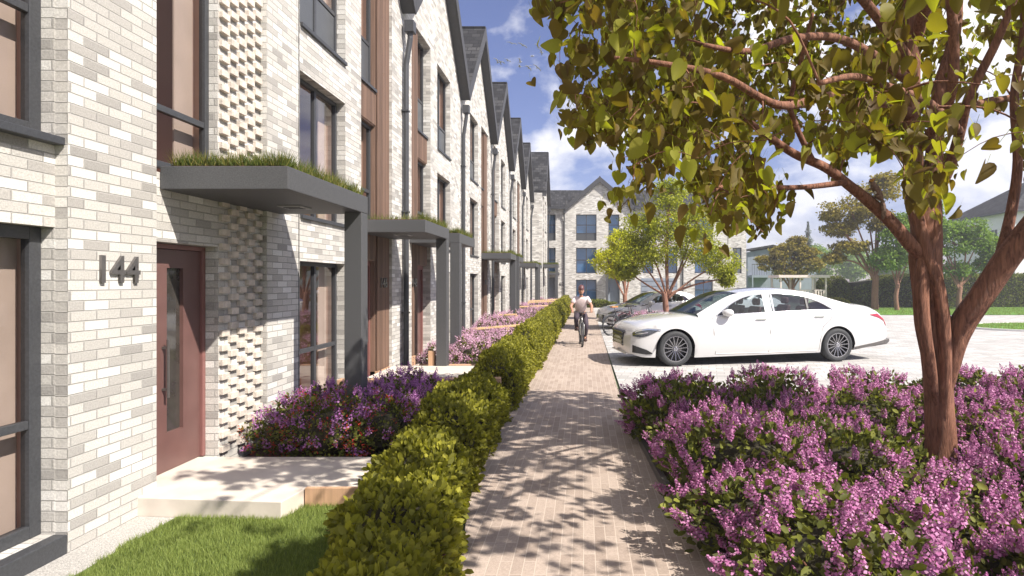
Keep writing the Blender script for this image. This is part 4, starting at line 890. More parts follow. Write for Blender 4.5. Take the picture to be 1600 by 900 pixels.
# ------------------------------------------------------------------ bicycles  (local: travels towards -y, wheels in the y-z plane)
def bicycle(label, loc, rz, frame, rw=.33, wbs=1.02, saddle='black', scale=1, lean=0, rimm='black', low=False, group=None):
    t = thing('bicycle', label, 'bicycle', loc, rz, group); t.scale = (scale,)*3; t.rotation_euler = (0, lean, rz)
    yf, yr = -.50, -.50+wbs; bb = Vector((0, yr-.43, .28)); st = Vector((0, yr-.20, .78)); hd = Vector((0, yf+.15, .80)); hdb = Vector((0, yf+.12, .66))
    for yc in (yf, yr):
        w_ = MB(); c = [(0, yc+rw*math.cos(a), rw+rw*math.sin(a)) for a in np.linspace(0, 2*math.pi, 41)]; w_.tube(c, .026 if low else .02, 8, cap=False); wo = w_.build('wheel', M['tyre'], t, smooth=True)
        r = MB(); c = [(0, yc+(rw-.028)*math.cos(a), rw+(rw-.028)*math.sin(a)) for a in np.linspace(0, 2*math.pi, 41)]; r.tube(c, .010, 6, cap=False); r.build('rim', M['steel'] if rimm == 'steel' else M['rim'], wo)
        s_ = MB()
        for i in range(20): a = 2*math.pi*i/20; s_.bar(((-1)**i*.02, yc, rw), (0, yc+(rw-.03)*math.cos(a), rw+(rw-.03)*math.sin(a)), .003, .003)
        s_.tube([(-.045, yc, rw), (.045, yc, rw)], .018, 8); s_.build('spokes', M['chrome'], wo)
    f = MB(); r = .026 if low else .017
    for a, b in ((bb, st), (st, hd) if not low else (bb+(st-bb)*.45, hdb), (bb, hdb), (hdb, hd)): f.tube([a, b], r, 10)
    for s_ in (-1, 1):
        f.tube([(s_*.015, bb.y, bb.z), (s_*.055, yr, rw)], .009, 7); f.tube([(s_*.015, st.y, st.z-.04), (s_*.055, yr, rw)], .008, 7); f.tube([(s_*.02, hdb.y, hdb.z+.0), (s_*.052, hdb.y-.05, hdb.z-.06), (s_*.05, yf, rw)], .011, 7)
    f.build('frame', M[frame], t, smooth=True)
    h = MB(); h.tube([hd, hd+Vector((0, .02, .10)), hd+Vector((0, -.04, .13))], .014, 8); z = hd.z+.14; h.tube([(-.29, hd.y+.02, z+.01), (-.20, hd.y-.03, z+.01), (0, hd.y-.05, z), (.20, hd.y-.03, z+.01), (.29, hd.y+.02, z+.01)], .012, 8); ho = h.build('handlebar', M['steel'], t, smooth=True)
    for s_ in (-1, 1): MB().tube([(s_*.30, hd.y+.03, z+.01), (s_*.21, hd.y-.025, z+.01)], .018, 8).build('grip', M['black'], ho)
    p = MB(); p.tube([st, st+Vector((0, .035, .14))], .013, 8); p.build('seat_post', M['steel'], t)
    sd = MB(); sx = st+Vector((0, .04, .15)); q = [(.018, -.15), (.03, -.08), (.06, .02), (.08, .10), (.06, .14)]
    sd.v = [(s_*w_, sx.y+y_, sx.z+zz) for zz in (0, .045) for s_ in (1,) for w_, y_ in q]+[(-w_, sx.y+y_, sx.z+zz) for zz in (0, .045) for w_, y_ in q]
    n = 5
    for i in range(n-1):
        sd.f += [(i, i+1, n+i+1, n+i), (2*n+i, 3*n+i, 3*n+i+1, 2*n+i+1), (n+i, n+i+1, 3*n+i+1, 3*n+i), (i, 2*n+i, 2*n+i+1, i+1)]
    sd.f += [(0, n, 3*n, 2*n), (n-1, 2*n+n-1, 3*n+n-1, 2*n-1)]; sd.build('saddle', M[saddle], t, bevel=.012)
    c = MB(); c.lathe([(.001, .03), (.09, .03), (.09, .036), (.001, .036)], 24, (0, bb.y, bb.z), 'x'); co = c.build('chainring', M['steel'], t)
    c = MB(); c.tube([(.05, bb.y, bb.z), (.06, bb.y-.01, bb.z-.16)], .010, 6); c.tube([(-.05, bb.y, bb.z), (-.06, bb.y+.01, bb.z+.16)], .010, 6); c.tube([(-.05, bb.y, bb.z), (.05, bb.y, bb.z)], .02, 8)
    c.box(.06, .15, bb.y-.05, bb.y+.03, bb.z-.175, bb.z-.155); c.box(-.15, -.06, bb.y-.03, bb.y+.05, bb.z+.15, bb.z+.17); c.build('cranks', M['steel'], t)
    if low:
        for yc, a0, a1 in ((yf, .4, 2.4), (yr, .3, 2.9)):
            m = MB(); c = [(0, yc+(rw+.04)*math.cos(a), rw+(rw+.04)*math.sin(a)) for a in np.linspace(a0, a1, 16)]; m.tube(c, .024, 6); m.build('mudguard', M[frame], t, smooth=True)
        m = MB(); m.box(-.05, .05, yr+.02, yr+.28, 2*rw+.08, 2*rw+.095); m.build('rear_rack', M[frame], t, bevel=.004)
    m = MB(); m.tube([(.03, hd.y, z), (.05, hd.y-.12, z-.10), (.02, yf+.03, rw+.35)], .004, 5); m.build('brake_cable', M['black'], t)
    return t
bicycle('silver bicycle ridden by the cyclist on the footpath', (-.07, 16.75, .004), R(4), 'bikesilver', rimm='steel')
pr.location = (-.07, 16.75, .0); pr.rotation_euler = (0, 0, R(4))
bicycle('dark city bicycle with tan leather saddle at the front of the parked row', (1.36, 19.9, 0), R(122), 'bikeblack', saddle='tan' if 'tan' in M else 'saddle', low=True, lean=R(3))
bicycle('maroon bicycle leaning just behind the one with the tan saddle', (1.85, 20.5, 0), R(112), 'bikemaroon', low=True, lean=R(-4))
bicycle('third bicycle, black and plain, at the back of the parked row', (2.0, 21.2, 0), R(104), 'bikeblack', low=True, lean=R(-3))
# ------------------------------------------------------------------ squirrel on the branch of the big tree
sqp = at(1367, 303, 5.2)
J = dict(hip=(.055, 0, .005, .034), mid=(.0, 0, .045, .030), sh=(-.045, 0, .062, .024), head=(-.085, 0, .088, .022), nose=(-.108, 0, .078, .010),
         f1=(-.055, -.016, .03, .008), f2=(-.075, -.018, .008, .007), g1=(-.05, .016, .03, .008), g2=(-.07, .018, .006, .007),
         h1=(.04, -.025, -.01, .018), h2=(.01, -.028, -.022, .008), k1=(.04, .025, -.01, .018), k2=(.01, .028, -.022, .008),
         t1=(.085, 0, -.015, .014), t2=(.12, 0, -.05, .022), t3=(.155, 0, -.10, .024), t4=(.175, 0, -.15, .016), t5=(.185, 0, -.17, .006))
E_ = [('hip', 'mid'), ('mid', 'sh'), ('sh', 'head'), ('head', 'nose'), ('sh', 'f1'), ('f1', 'f2'), ('sh', 'g1'), ('g1', 'g2'), ('hip', 'h1'), ('h1', 'h2'), ('hip', 'k1'), ('k1', 'k2'), ('hip', 't1'), ('t1', 't2'), ('t2', 't3'), ('t3', 't4'), ('t4', 't5')]
sq = skin_mesh('squirrel', J, E_, 'hip', M['fur'], levels=2); sq.location = sqp; sq.scale = (.95,)*3; sq.rotation_euler = (0, R(30), 0); tag(sq, 'small brown squirrel with orange face crouching on the slanting tree branch', 'squirrel')
h = MB(); h.lathe([(.001, -.024), (.018, -.014), (.0235, 0), (.018, .014), (.001, .024)], 14, (-.087, 0, .090)); h.build('face_fur', M['furorange'], sq, smooth=True)
for s_ in (-1, 1):
    e = MB(); e.lathe([(.007, 0), (.006, .01), (.001, .022)], 8, (-.075, s_*.012, .105)); e.build('ear', M['furorange'], sq)
    e = MB(); e.lathe([(.001, -.004), (.004, 0), (.001, .004)], 8, (-.098, s_*.019, .094)); e.build('eye', M['black'], sq)
e = MB(); e.lathe([(.001, -.02), (.017, -.01), (.020, 0), (.017, .012), (.001, .02)], 12, (.0, 0, .018)); e.v = [(v[0]*.9, v[1]*.8, v[2]) for v in e.v]; e.build('belly_fur', M['furwhite'], sq, smooth=True)
# ------------------------------------------------------------------ gulls
bp_ = [(783, 97), (800, 68), (817, 71), (778, 98), (794, 95), (813, 97), (827, 107), (842, 75), (832, 88), (846, 82), (859, 82), (812, 104), (824, 104), (840, 106)]
BL = ['leftmost low gull of the far flock', 'topmost left gull of the far flock', 'topmost middle gull of the far flock', 'gull with wings raised low on the left of the flock', 'gull in the lower left of the flock, just right of two others', 'gull in the centre of the flock, wings in a steep v', 'low gull under the centre of the flock', 'topmost right gull of the flock, wings up', 'gull right of the flock centre, tilted', 'gull between the two right hand gulls', 'rightmost gull of the far flock', 'lower middle gull flying flat', 'lower gull just right of the flock middle', 'lowest gull on the right of the flock']
seed_b = random.Random(3)
for i, ((x, y), lb) in enumerate(zip(bp_, BL)):
    v = .45 if i in (3, 5, 7) else .16; s_ = .5
    b = MB(); b.tube([(0, -.22, 0), (0, -.12, .01), (0, .1, 0), (0, .25, .01)], [.015, .05, .05, .01], 6); 
    tb = b.build('gull', M['bird'], None); tb.location = at(x, y, 40); tb.rotation_euler = (seed_b.uniform(-.2, .2), seed_b.uniform(-.35, .35), seed_b.uniform(.3, 1.6))
    tb.scale = (.62,)*3; tag(tb, lb, 'bird', 'gulls in the sky above the row')
    for sg in (-1, 1):
        w_ = MB(); w_.v = [(0, -.08, .01), (0, .1, .01), (sg*.30, .06, v*.6), (sg*.30, -.08, v*.6), (sg*.62, .16, v*.45), (sg*.60, .06, v*.45)]; w_.v += [(a, b_, c-.015) for a, b_, c in w_.v]
        w_.f = [(0, 1, 2, 3), (3, 2, 4, 5), (6, 9, 8, 7), (9, 11, 10, 8), (0, 3, 9, 6), (3, 5, 11, 9), (1, 7, 8, 2), (2, 8, 10, 4), (4, 10, 11, 5)]; w_.build('wing', M['bird'], tb)
# ------------------------------------------------------------------ sleepers, hand rails
def sleeper(label, a, b, z0, z1, w_=.12):
    m = MB(); m.bar((*a, (z0+z1)/2), (*b, (z0+z1)/2), w_, z1-z0); o = m.build('timber_sleeper', M['sleeper'], bevel=.008); return tag(o, label, 'sleeper')
sleeper('long timber sleeper end poking over the hedge behind the red flowered shrub', (-3.3, 7.92), (-1.13, 8.05), .0, .49, .14)
for (x0, x1, y0, y1, z, lb) in ((-3.4, -1.3, 8.2, 10.5, .30, 'raised pale slab path to door 146, behind the first sleeper'), (-3.4, -1.3, 11.9, 13.4, .12, 'pale slab path to door 148'), (-3.4, -1.3, 19.4, 23.9, .1, 'pale slab paths of the second pair of canopies'), (-3.4, -1.3, 30, 34, .08, 'pale slab paths of the last pair of canopies')):
    o = MB().box(x0, x1, y0, y1, .0, z).build('side_path', M['stone'], bevel=.006); o['kind'] = 'structure'
o = MB().box(-2.95, -1.3, 10.62, 10.74, .0, .30).build('timber_sleeper', M['sleeper'], bevel=.008); tag(o, 'timber sleeper edging the bed of pink shrubs in front of door 148', 'sleeper')
for i, (x, lb) in enumerate(((-2.72, 'short timber post among the left pink shrubs'), (-1.78, 'short timber post at the hedge end of the pink shrub bed'))):
    o = MB().box(x-.055, x+.055, 10.50, 10.61, 0, .56).build('timber_post', M['sleeper'], bevel=.006); tag(o, lb, 'post', 'posts along the first pink shrub bed')
def rail(label, pts, h, cat='handrail'):
    t = thing('handrail', label, cat, (pts[0][0], pts[0][1], 0), 0, 'timber handrails beside the ramps'); o0 = Vector((pts[0][0], pts[0][1], 0))
    for i, p in enumerate(pts):
        q = Vector((p[0], p[1], 0))-o0; MB().box(q.x-.045, q.x+.045, q.y-.045, q.y+.045, 0, p[2]-.052).build('post', M['rail'], t, bevel=.004)
    r = MB()
    for a, b in zip(pts[:-1], pts[1:]): r.bar(Vector((a[0], a[1], a[2]-.025))-o0, Vector((b[0], b[1], b[2]-.025))-o0, .09, .05)
    r.build('rail', M['rail'], t, bevel=.004)
rail('front yellow timber handrail sloping down towards the hedge', [(-2.85, 14.9, .62), (-1.95, 15.1, .68), (-1.1, 15.3, .74)], .6)
rail('low timber handrail behind the front one, beside the second canopy posts', [(-2.7, 18.4, .78), (-2.1, 18.4, .80)], .6)
rail('timber handrail between the second pink shrubs and the path of door 150', [(-2.9, 25.0, .75), (-2.0, 25.2, .78), (-1.2, 25.4, .80)], .6)
rail('farthest timber handrail beside the last pink shrubs', [(-2.9, 31.0, .8), (-1.9, 31.2, .85), (-1.2, 31.4, .9)], .6)
rail('middle timber handrail crossing in front of the third pink shrubs', [(-2.6, 27.6, .85), (-1.3, 27.8, .9)], .6)
# ------------------------------------------------------------------ pergola, pickets, litter
t = thing('pergola', 'pale pink timber pergola with slatted half walls beyond the saloon car', 'pergola', (12.7, 38, 0))
for x, y in ((0, 0), (1.25, 0), (2.9, 0), (0, 1.8), (1.25, 1.8), (2.9, 1.8), (2.05, 0)):
    MB().box(x, x+.09, y, y+.09, 0, 2.05).build('post', M['pergola'], t)
MB().box(-.15, 3.15, -.15, 2.05, 2.05, 2.22).build('roof', M['pergola'], t, bevel=.01)
f = MB(); f.box(1.34, 2.9, .02, .07, 1.20, 1.28); f.box(1.34, 2.9, .02, .07, .25, .32)
for i in range(9): f.box(1.40+i*.17, 1.49+i*.17, .0, .02, .1, 1.27)
f.build('slatted_panel', M['pergola'], t)
f = MB(); f.box(.09, 1.25, .02, .07, .85, .92)
for i in range(5): f.box(.14+i*.22, .22+i*.22, .0, .02, .3, .9)
f.build('low_panel', M['pergola'], t)
t = thing('picket_fence', 'low pale picket fence left of the pergola', 'fence', (10.9, 42, 0))
f = MB(); f.box(0, 2.6, .02, .06, 1.0, 1.06); f.box(0, 2.6, .02, .06, .4, .46)
for i in range(18): f.box(i*.145, i*.145+.07, 0, .02, .1, 1.35)
f.build('pickets', M['pergola'], t); MB().box(2.6, 2.7, 0, .1, 0, 1.45).build('post', M['pergola'], t)
# ------------------------------------------------------------------ the big tree in the shrub bed
def inpoly(x, y, poly):
    n = len(poly); c = np.zeros(len(x), bool); j = n-1
    for i in range(n):
        xi, yi = poly[i]; xj, yj = poly[j]
        c ^= ((yi > y) != (yj > y)) & (x < (xj-xi)*(y-yi)/(yj-yi+1e-9)+xi); j = i
    return c
def spline(pts, n=6):
    P = [Vector(p) for p in pts]; out = []
    for i in range(len(P)-1):
        a, b, c, d = P[max(i-1, 0)], P[i], P[i+1], P[min(i+2, len(P)-1)]
        for k in range(n):
            t = k/n; out.append(.5*((2*b)+(c-a)*t+(2*a-5*b+4*c-d)*t*t+(-a+3*b-3*c+d)*t**3))
    return out+[P[-1]]
def limb(mb, pts, radii, n=12, wob=.06, seed=0, sub=6):
    P = spline(pts, sub); r = [float(np.interp(i/(len(P)-1), np.linspace(0, 1, len(radii)), radii)) for i in range(len(P))]
    mb.tube(P, r, n, wob=wob, seed=seed); return P, r
bt = thing('broadleaf_tree', 'large tree with twisting red brown trunk and heart shaped leaves rising from the lilac bed', 'tree', (0, 0, 0))
trunk = MB(); nodes = []
def L3(*p): return [at(x, y, Y) for x, y, Y in p]
limbs = [
 (L3((1466, 760, 5.5), (1470, 700, 5.5), (1468, 640, 5.5), (1465, 580, 5.5), (1462, 530, 5.5), (1457, 490, 5.48), (1450, 440, 5.45), (1446, 400, 5.45), (1446, 360, 5.45), (1440, 320, 5.45), (1438, 285, 5.45)), [.15, .13, .122, .125, .145, .14, .13, .14, .13, .135, .12], 18),
 (L3((1472, 625, 5.5), (1484, 565, 5.46), (1500, 512, 5.4), (1528, 468, 5.3), (1565, 415, 5.2), (1600, 372, 5.1), (1650, 300, 5.0), (1680, 200, 4.9), (1700, 60, 4.8)), [.06, .10, .11, .10, .105, .10, .09, .08, .06], 14),
 (L3((1450, 405, 5.4), (1425, 385, 5.35), (1395, 350, 5.3), (1362, 318, 5.25), (1330, 292, 5.2), (1290, 262, 5.1), (1240, 240, 4.9), (1190, 205, 4.7), (1150, 178, 4.5), (1100, 165, 4.3)), [.07, .062, .058, .052, .045, .040, .034, .028, .022, .015], 12),
 (L3((1428, 310, 5.45), (1428, 250, 5.45), (1424, 170, 5.4), (1425, 80, 5.35), (1420, -60, 5.3), (1400, -200, 5.2)), [.09, .082, .075, .065, .055, .04], 13),
 (L3((1455, 300, 5.45), (1462, 220, 5.5), (1468, 140, 5.55), (1490, 60, 5.6), (1500, -60, 5.7), (1520, -250, 5.8)), [.09, .072, .062, .055, .045, .03], 13),
 (L3((1458, 310, 5.4), (1485, 255, 5.2), (1500, 205, 5.05), (1515, 150, 4.9), (1560, 60, 4.7), (1600, -40, 4.5)), [.065, .05, .042, .038, .032, .02], 12),
 (L3((1440, 230, 5.4), (1475, 175, 5.0), (1488, 130, 4.8), (1490, 60, 4.7), (1480, -50, 4.5)), [.05, .045, .042, .038, .03], 10),
 (L3((1320, 285, 5.15), (1260, 292, 4.9), (1200, 292, 4.6), (1150, 285, 4.3), (1110, 300, 3.9)), [.028, .022, .018, .014, .010], 8),
 (L3((1270, 252, 5.0), (1245, 200, 4.9), (1235, 160, 4.8), (1250, 100, 4.6), (1270, 20, 4.4)), [.028, .024, .02, .018, .012], 8),
 (L3((1425, 130, 5.4), (1370, 90, 5.0), (1310, 60, 4.6), (1240, 60, 4.2), (1170, 80, 3.8), (1100, 70, 3.5)), [.05, .04, .032, .026, .02, .012], 9),
 (L3((1428, 180, 5.4), (1380, 160, 5.0), (1300, 150, 4.4), (1220, 165, 3.9), (1130, 120, 3.6), (1040, 100, 3.4), (960, 90, 3.3)), [.05, .04, .034, .028, .022, .016, .010], 9),
 (L3((1500, 205, 5.05), (1450, 160, 4.2), (1400, 140, 3.5), (1340, 120, 3.0), (1280, 130, 2.7)), [.035, .03, .024, .018, .012], 8),
 (L3((1560, 415, 5.2), (1580, 330, 5.3), (1590, 250, 5.3), (1585, 150, 5.3), (1600, 40, 5.2), (1590, -80, 5.2)), [.05, .045, .04, .036, .03, .02], 10),
 (L3((1430, 60, 5.35), (1460, -60, 4.6), (1400, -200, 3.8), (1300, -400, 3.0), (1450, -900, 2.0), (1600, -1900, 1.2)), [.06, .045, .025, .014, .008, .005], 9),  # far end added out of view to carry the shading clusters
 (L3((1425, 100, 5.35), (1330, -20, 4.9), (1200, -100, 4.3), (1050, -160, 3.8), (950, -200, 3.4)), [.05, .04, .03, .022, .014], 9),
 (L3((1465, 170, 5.5), (1540, 160, 5.9), (1620, 140, 6.3), (1680, 100, 6.6)), [.04, .034, .028, .02], 8),
]
for i, (pts, rad, n) in enumerate(limbs):
    P, r = limb(trunk, pts, rad, n, wob=.10 if i < 2 else .05, seed=i)
    if i > 0: nodes += [(p, rr) for p, rr in zip(P, r) if rr < .09]
# buttress strands twisting round the trunk
limb(trunk, L3((1466, 640, 5.44), (1453, 570, 5.38), (1442, 505, 5.37), (1439, 450, 5.36), (1444, 405, 5.36), (1462, 350, 5.36), (1460, 305, 5.38)), [.02, .055, .07, .068, .06, .055, .055], 12, .1, 31)
limb(trunk, L3((1472, 700, 5.44), (1476, 610, 5.40), (1475, 525, 5.36), (1466, 450, 5.33), (1448, 400, 5.33), (1432, 330, 5.36)), [.03, .06, .062, .057, .052, .055], 12, .1, 32)
# leaf clusters
mask = [(850, 20), (872, 60), (868, 150), (885, 200), (925, 215), (945, 262), (955, 345), (985, 340), (1000, 290), (1060, 250), (1075, 290), (1090, 350), (1120, 352), (1165, 330), (1180, 362), (1215, 365), (1228, 330), (1215, 290), (1170, 262), (1180, 235), (1225, 215), (1290, 225), (1305, 290), (1320, 262), (1345, 235), (1400, 240), (1420, 310), (1445, 322), (1500, 250), (1540, 262), (1580, 255), (1610, 280), (1700, 200), (2200, 0), (2200, -3000), (-400, -3000), (-300, -600), (500, -180), (760, -60)]
rg = np.random.default_rng(21); C_ = []
while len(C_) < 1380:
    m = 4000; p = unit(m, rg)*rg.uniform(.25, 1, m)[:, None]**(1/2.2)*np.array([3.5, 3.6, 2.3])+np.array([2.4, 4.0, 4.1])
    p = p[(p[:, 1] > .8) & (p[:, 2] > 2.1)]
    ix = 912+p[:, 0]*F/p[:, 1]; iy = 440-(p[:, 2]-1.8)*F/p[:, 1]
    ok = inpoly(ix, iy, mask)
    near = (p[:, 1] < 3.0) & (iy > 0) & (iy < 900); ok &= ~near | (rg.uniform(0, 1, len(p)) < .12); ok &= ~((p[:, 1] < 2.3) & (iy > -60))
    dens = 1-.93*np.exp(-((ix-1262)/34)**2-((iy-195)/36)**2)-.9*np.exp(-((ix-1545)/40)**2-((iy-215)/40)**2)-.6*np.exp(-((ix-1120)/60)**2-((iy-205)/22)**2)-.75*((ix > 1425)&(ix < 1600)&(iy>120)&(iy<270))
    dens = np.where((iy > -30) & (iy < 400) & (ix > 820), np.where(ix > 1480, .45, 1)*dens*np.where((ix > 940) & (ix < 1250) & (iy > 225), 1.6, 1), .5); ok &= ~((ix < 850) & (iy > -300) & (p[:, 1] > 1.5))
    dz_ = (p[:, 2]-.45)/1.22; xs = p[:, 0]-dz_; ys = p[:, 1]+.62*dz_
    dens = np.where(p[:, 2]-1.22*(p[:, 0]+3.3) > .3, 0, dens)*np.where((xs > -1.8) & (xs < -.8) & (ys > 3.9) & (ys < 5.3), .25, 1)*np.where((xs < -1.6) & (ys < 4.8), .05, 1)
    dens = np.where((xs > -1.7) & (xs < -.5) & (ys < 3.8), 1.5*dens, dens); ok &= rg.uniform(0, 1, len(p)) < dens
    for q in p[ok]:
        if all((q[0]-c[0])**2+(q[1]-c[1])**2+(q[2]-c[2])**2 > .095**2 for c in C_): C_.append(q)
        if len(C_) >= 1380: break
for _ in range(330):
    z_ = rg.uniform(3.5, 5.4); dz_ = (z_-.45)/1.22; C_.append(np.array([rg.uniform(-1.6, -.72)+dz_, rg.uniform(1.9, 3.6)-.62*dz_, z_]))  # unseen clusters added above the frame to shade the nearest hedge
NP = np.array([tuple(p) for p, r in nodes]); NR_ = np.array([r for p, r in nodes])
C_ = sorted(C_, key=lambda c: np.min(np.sum((NP-c)**2, 1)))
leafpos = []; leafdir = []; twg = MB()
for ci, c in enumerate(C_):
    d2 = np.sum((NP-c)**2, 1)+ (np.maximum(0, NP[:, 2]-c[2]))*.5; k = int(np.argmin(d2)); a = Vector(NP[k]); b = Vector(c); ln = (b-a).length
    mid = a.lerp(b, .5)+Vector((0, 0, .12*ln))+Vector(rg.normal(0, .04*ln, 3)); P = spline([a, mid, b], 4)
    r0 = min(NR_[k]*.6, .008+.006*ln); rr = np.linspace(r0, .0035, len(P)); twg.tube(P, list(rr), 5, cap=False)
    NP = np.vstack([NP, [tuple(q) for q in P[2:]]]); NR_ = np.r_[NR_, rr[2:]]
    # leaves along the last part and a drooping sprig
    m = rg.integers(7, 12)
    for j in range(m):
        t = rg.uniform(.35, 1); base = P[int(t*(len(P)-1))]; off = Vector(rg.normal(0, .075, 3)); leafpos.append(tuple(base+off+Vector((0, 0, -.02))))
        az = rg.uniform(0, 6.28); dr = rg.uniform(-2.2, .1); leafdir.append((math.cos(az)*.75, math.sin(az)*.75, dr))
trunk_o = trunk.build('trunk', M['bark'], bt, smooth=True, fix=False)
twg.build('twigs', M['bark'], trunk_o, smooth=True, fix=False)
lp = np.array(leafpos); ld = np.array(leafdir)
ix_ = 912+lp[:, 0]*F/lp[:, 1]; iy_ = 440-(lp[:, 2]-1.8)*F/lp[:, 1]; kp = ~((ix_ > 1325) & (ix_ < 1412) & (iy_ > 235) & (iy_ < 352)); lp = lp[kp]; ld = ld[kp]; n = len(lp)
V, Fq = scatter(HEART_V, HEART_F, lp, frames(ld, rg.normal(0, .9, n)), ((.06+.075*rg.uniform(0, 1, n)**1.2)[:, None])*np.stack([rg.uniform(.8, 1.05, n), np.ones(n), rg.uniform(.3, 2.4, n)], 1))
np_mesh('crown', V, Fq, M['bigleaf'], bt, smooth=True)
# petioles
pv = [(-.02, 0, 0), (.02, 0, 0), (.02, 1, 0), (-.02, 1, 0)]
V, Fq = scatter(pv, [(0, 1, 2, 3)], lp, frames(-ld*np.array([1, 1, .3])+np.array([0, 0, .9]), rg.uniform(0, 3, n)), np.stack([np.full(n, .07), rg.uniform(.05, .09, n), np.full(n, 1)], 1))
np_mesh('leaf_stalks', V, Fq, M['midleaf'], bt)

# ------------------------------------------------------------------ generic trees
def tree(name, label, loc, h, trunk_r, blobs, nleaf, ls, mat, bark='bark2', fork=.3, seed=1, group=None, limbs=7, cat='tree', tmpl='oval', flat_=.6, openc=.6):
    r = np.random.default_rng(seed); t = thing(name, label, cat, loc, 0, group); tk = MB(); R_ = random.Random(seed)
    fz = h*fork; limb(tk, [(0, 0, -.05), (R_.uniform(-.1, .1), 0, fz*.5), (R_.uniform(-.15, .15), 0, fz)], [trunk_r*1.15, trunk_r, trunk_r*.9], 10, .06, seed)
    B = np.array(blobs); P = []; per = nleaf//len(B)
    tips = []
    for i, b in enumerate(B):
        c = Vector(b[:3]); mid = Vector((c.x*.45, c.y*.45, fz+(c.z-fz)*.45)); limb(tk, [(0, 0, fz*(.80+.18*((i*5)%7)/7)), mid+Vector((R_.uniform(-.12, .12), R_.uniform(-.1, .1), R_.uniform(-.15, .2)))*h*.15, c, c+Vector((c.x*.1, c.y*.1, b[5 if len(b) > 5 else 3]*.5))], [trunk_r*.48, trunk_r*.30, trunk_r*.16, trunk_r*.05], 7, .04, seed+i)
        rad = np.array([b[3], b[4] if len(b) > 4 else b[3], b[5] if len(b) > 5 else b[3]*.75])
        nc = max(10, int(per/28)); cc = unit(nc, r)*(r.uniform(.25, 1, nc)[:, None]**.5)*rad+np.array(b[:3])
        for q in cc[:14]:
            tk.tube([c, c.lerp(Vector(q), .5)+Vector((0, 0, .05)), Vector(q)], [trunk_r*.13, trunk_r*.08, trunk_r*.04], 4, cap=False)
        k = r.integers(0, nc, per); cs = rad.mean()*.19
        P.append(cc[k]+r.normal(0, 1, (per, 3))*np.array([cs, cs, cs*flat_]))
    tk.build('trunk', M[bark], t, smooth=True, fix=False)
    P = np.vstack(P); n = len(P); d = unit(n, r)+np.array([0, 0, -.35])
    tv, tf = (OVAL_V, OVAL_F) if tmpl == 'oval' else (DIA_V, DIA_F)
    V, Fq = scatter(tv, tf, P, frames(d, r.uniform(-1, 1, n)), ls*r.uniform(.7, 1.3, n)); np_mesh('crown', V, Fq, M[mat], t)
    return t
tree('street_tree', 'mid green tree standing in the parking bed between saloon car and hatchback', (3.05, 21.4, 0), 5.5, .11,
     [(-1.1, .1, 2.75, .85, .8, .55), (-.1, -.1, 3.2, .95, .9, .85), (.95, 0, 3.1, .9, .8, .7), (1.9, .1, 2.5, .75, .6, .55), (0, 0, 4.2, 1.0, .9, .8), (1.1, .2, 4.0, .8, .7, .6), (.1, .1, 5.0, .6, .6, .55), (-1.0, 0, 3.7, .7, .7, .6), (2.2, .1, 1.95, .3, .3, .35), (-1.5, 0, 2.2, .45, .4, .35)], 26000, .082, 'midleaf', seed=4, fork=.26)
tree('street_tree', 'small yellow green tree behind the hatchback bonnet, left of the parking tree', (1.95, 27.5, 0), 4.6, .11,
     [(-.8, 0, 2.75, .75, .6, .6), (0, 0, 3.0, .7, .7, .75), (-.25, 0, 3.7, .6, .6, .55), (.55, .1, 3.3, .6, .6, .6), (-.3, .2, 2.3, .5, .5, .4)], 12000, .095, 'yleaf', seed=9, fork=.27)
tree('lawn_tree', 'tall olive brown tree on the lawn, left of the big trunk', (18.6, 37.6, 0), 9.2, .2,
     [(-1.6, 0, 6.5, 1.7, 1.2, .7), (.2, 0, 7.6, 1.5, 1.2, .7), (-.3, .3, 6.0, 1.5, 1.2, .6), (-2.2, .2, 5.2, 1.2, 1, .5), (-1.5, 0, 4.0, 1.2, .9, .45), (.9, 0, 5.4, 1.3, 1, .6), (.8, .2, 8.4, .8, .8, .4), (-2.8, 0, 6.0, .7, .7, .3), (-2.6, 0, 3.3, .6, .6, .3)], 15000, .17, 'oliveleaf', seed=12, fork=.24, flat_=.4)
tree('lawn_tree', 'fresh green tree with slim trunk on the lawn directly left of the big trunk', (19.6, 36.8, 0), 6.5, .13,
     [(-.6, 0, 3.2, 1.1, .9, .7), (.7, 0, 3.6, 1.1, 1, .9), (0, 0, 4.6, 1.2, 1, .8), (1.2, 0, 4.9, .9, .9, .8), (.2, 0, 5.4, .8, .8, .6)], 9000, .16, 'greenleaf', seed=14, fork=.26)
tree('lawn_tree', 'spreading green tree in front of the white house, right of the big trunk', (24.6, 38.6, 0), 7.4, .16,
     [(-1.6, 0, 5.2, 1.2, 1, .9), (-2.0, 0, 6.6, .8, .8, .7), (-.3, 0, 4.3, 1.3, 1, .8), (1.3, 0, 4.5, 1.3, 1, .8), (2.3, 0, 4.0, .9, .9, .7), (.5, 0, 5.3, 1.2, 1, .6), (-2.0, 0, 3.7, 1, .9, .7), (0, .4, 2.6, 1.2, 1, .5), (2.1, 0, 3.0, 1.0, 1, .5)], 14000, .17, 'greenleaf', seed=17, fork=.2)
tree('lawn_tree', 'low brown green tree standing behind the pink pergola', (16.6, 47, 0), 5.6, .2,
     [(-1.5, 0, 3.2, 1.2, 1, .6), (0, 0, 3.6, 1.3, 1, .7), (1.5, 0, 3.2, 1.2, 1, .6), (0, 0, 4.5, 1.2, 1, .45), (1.1, 0, 4.2, 1, .9, .4), (-1, 0, 4.1, .9, .9, .4), (-.2, 0, 2.5, 1.6, 1, .5), (.4, 0, 5.1, .7, .7, .3), (-2.3, 0, 3.6, .6, .6, .25)], 12000, .18, 'oliveleaf', seed=19, fork=.22, flat_=.4)
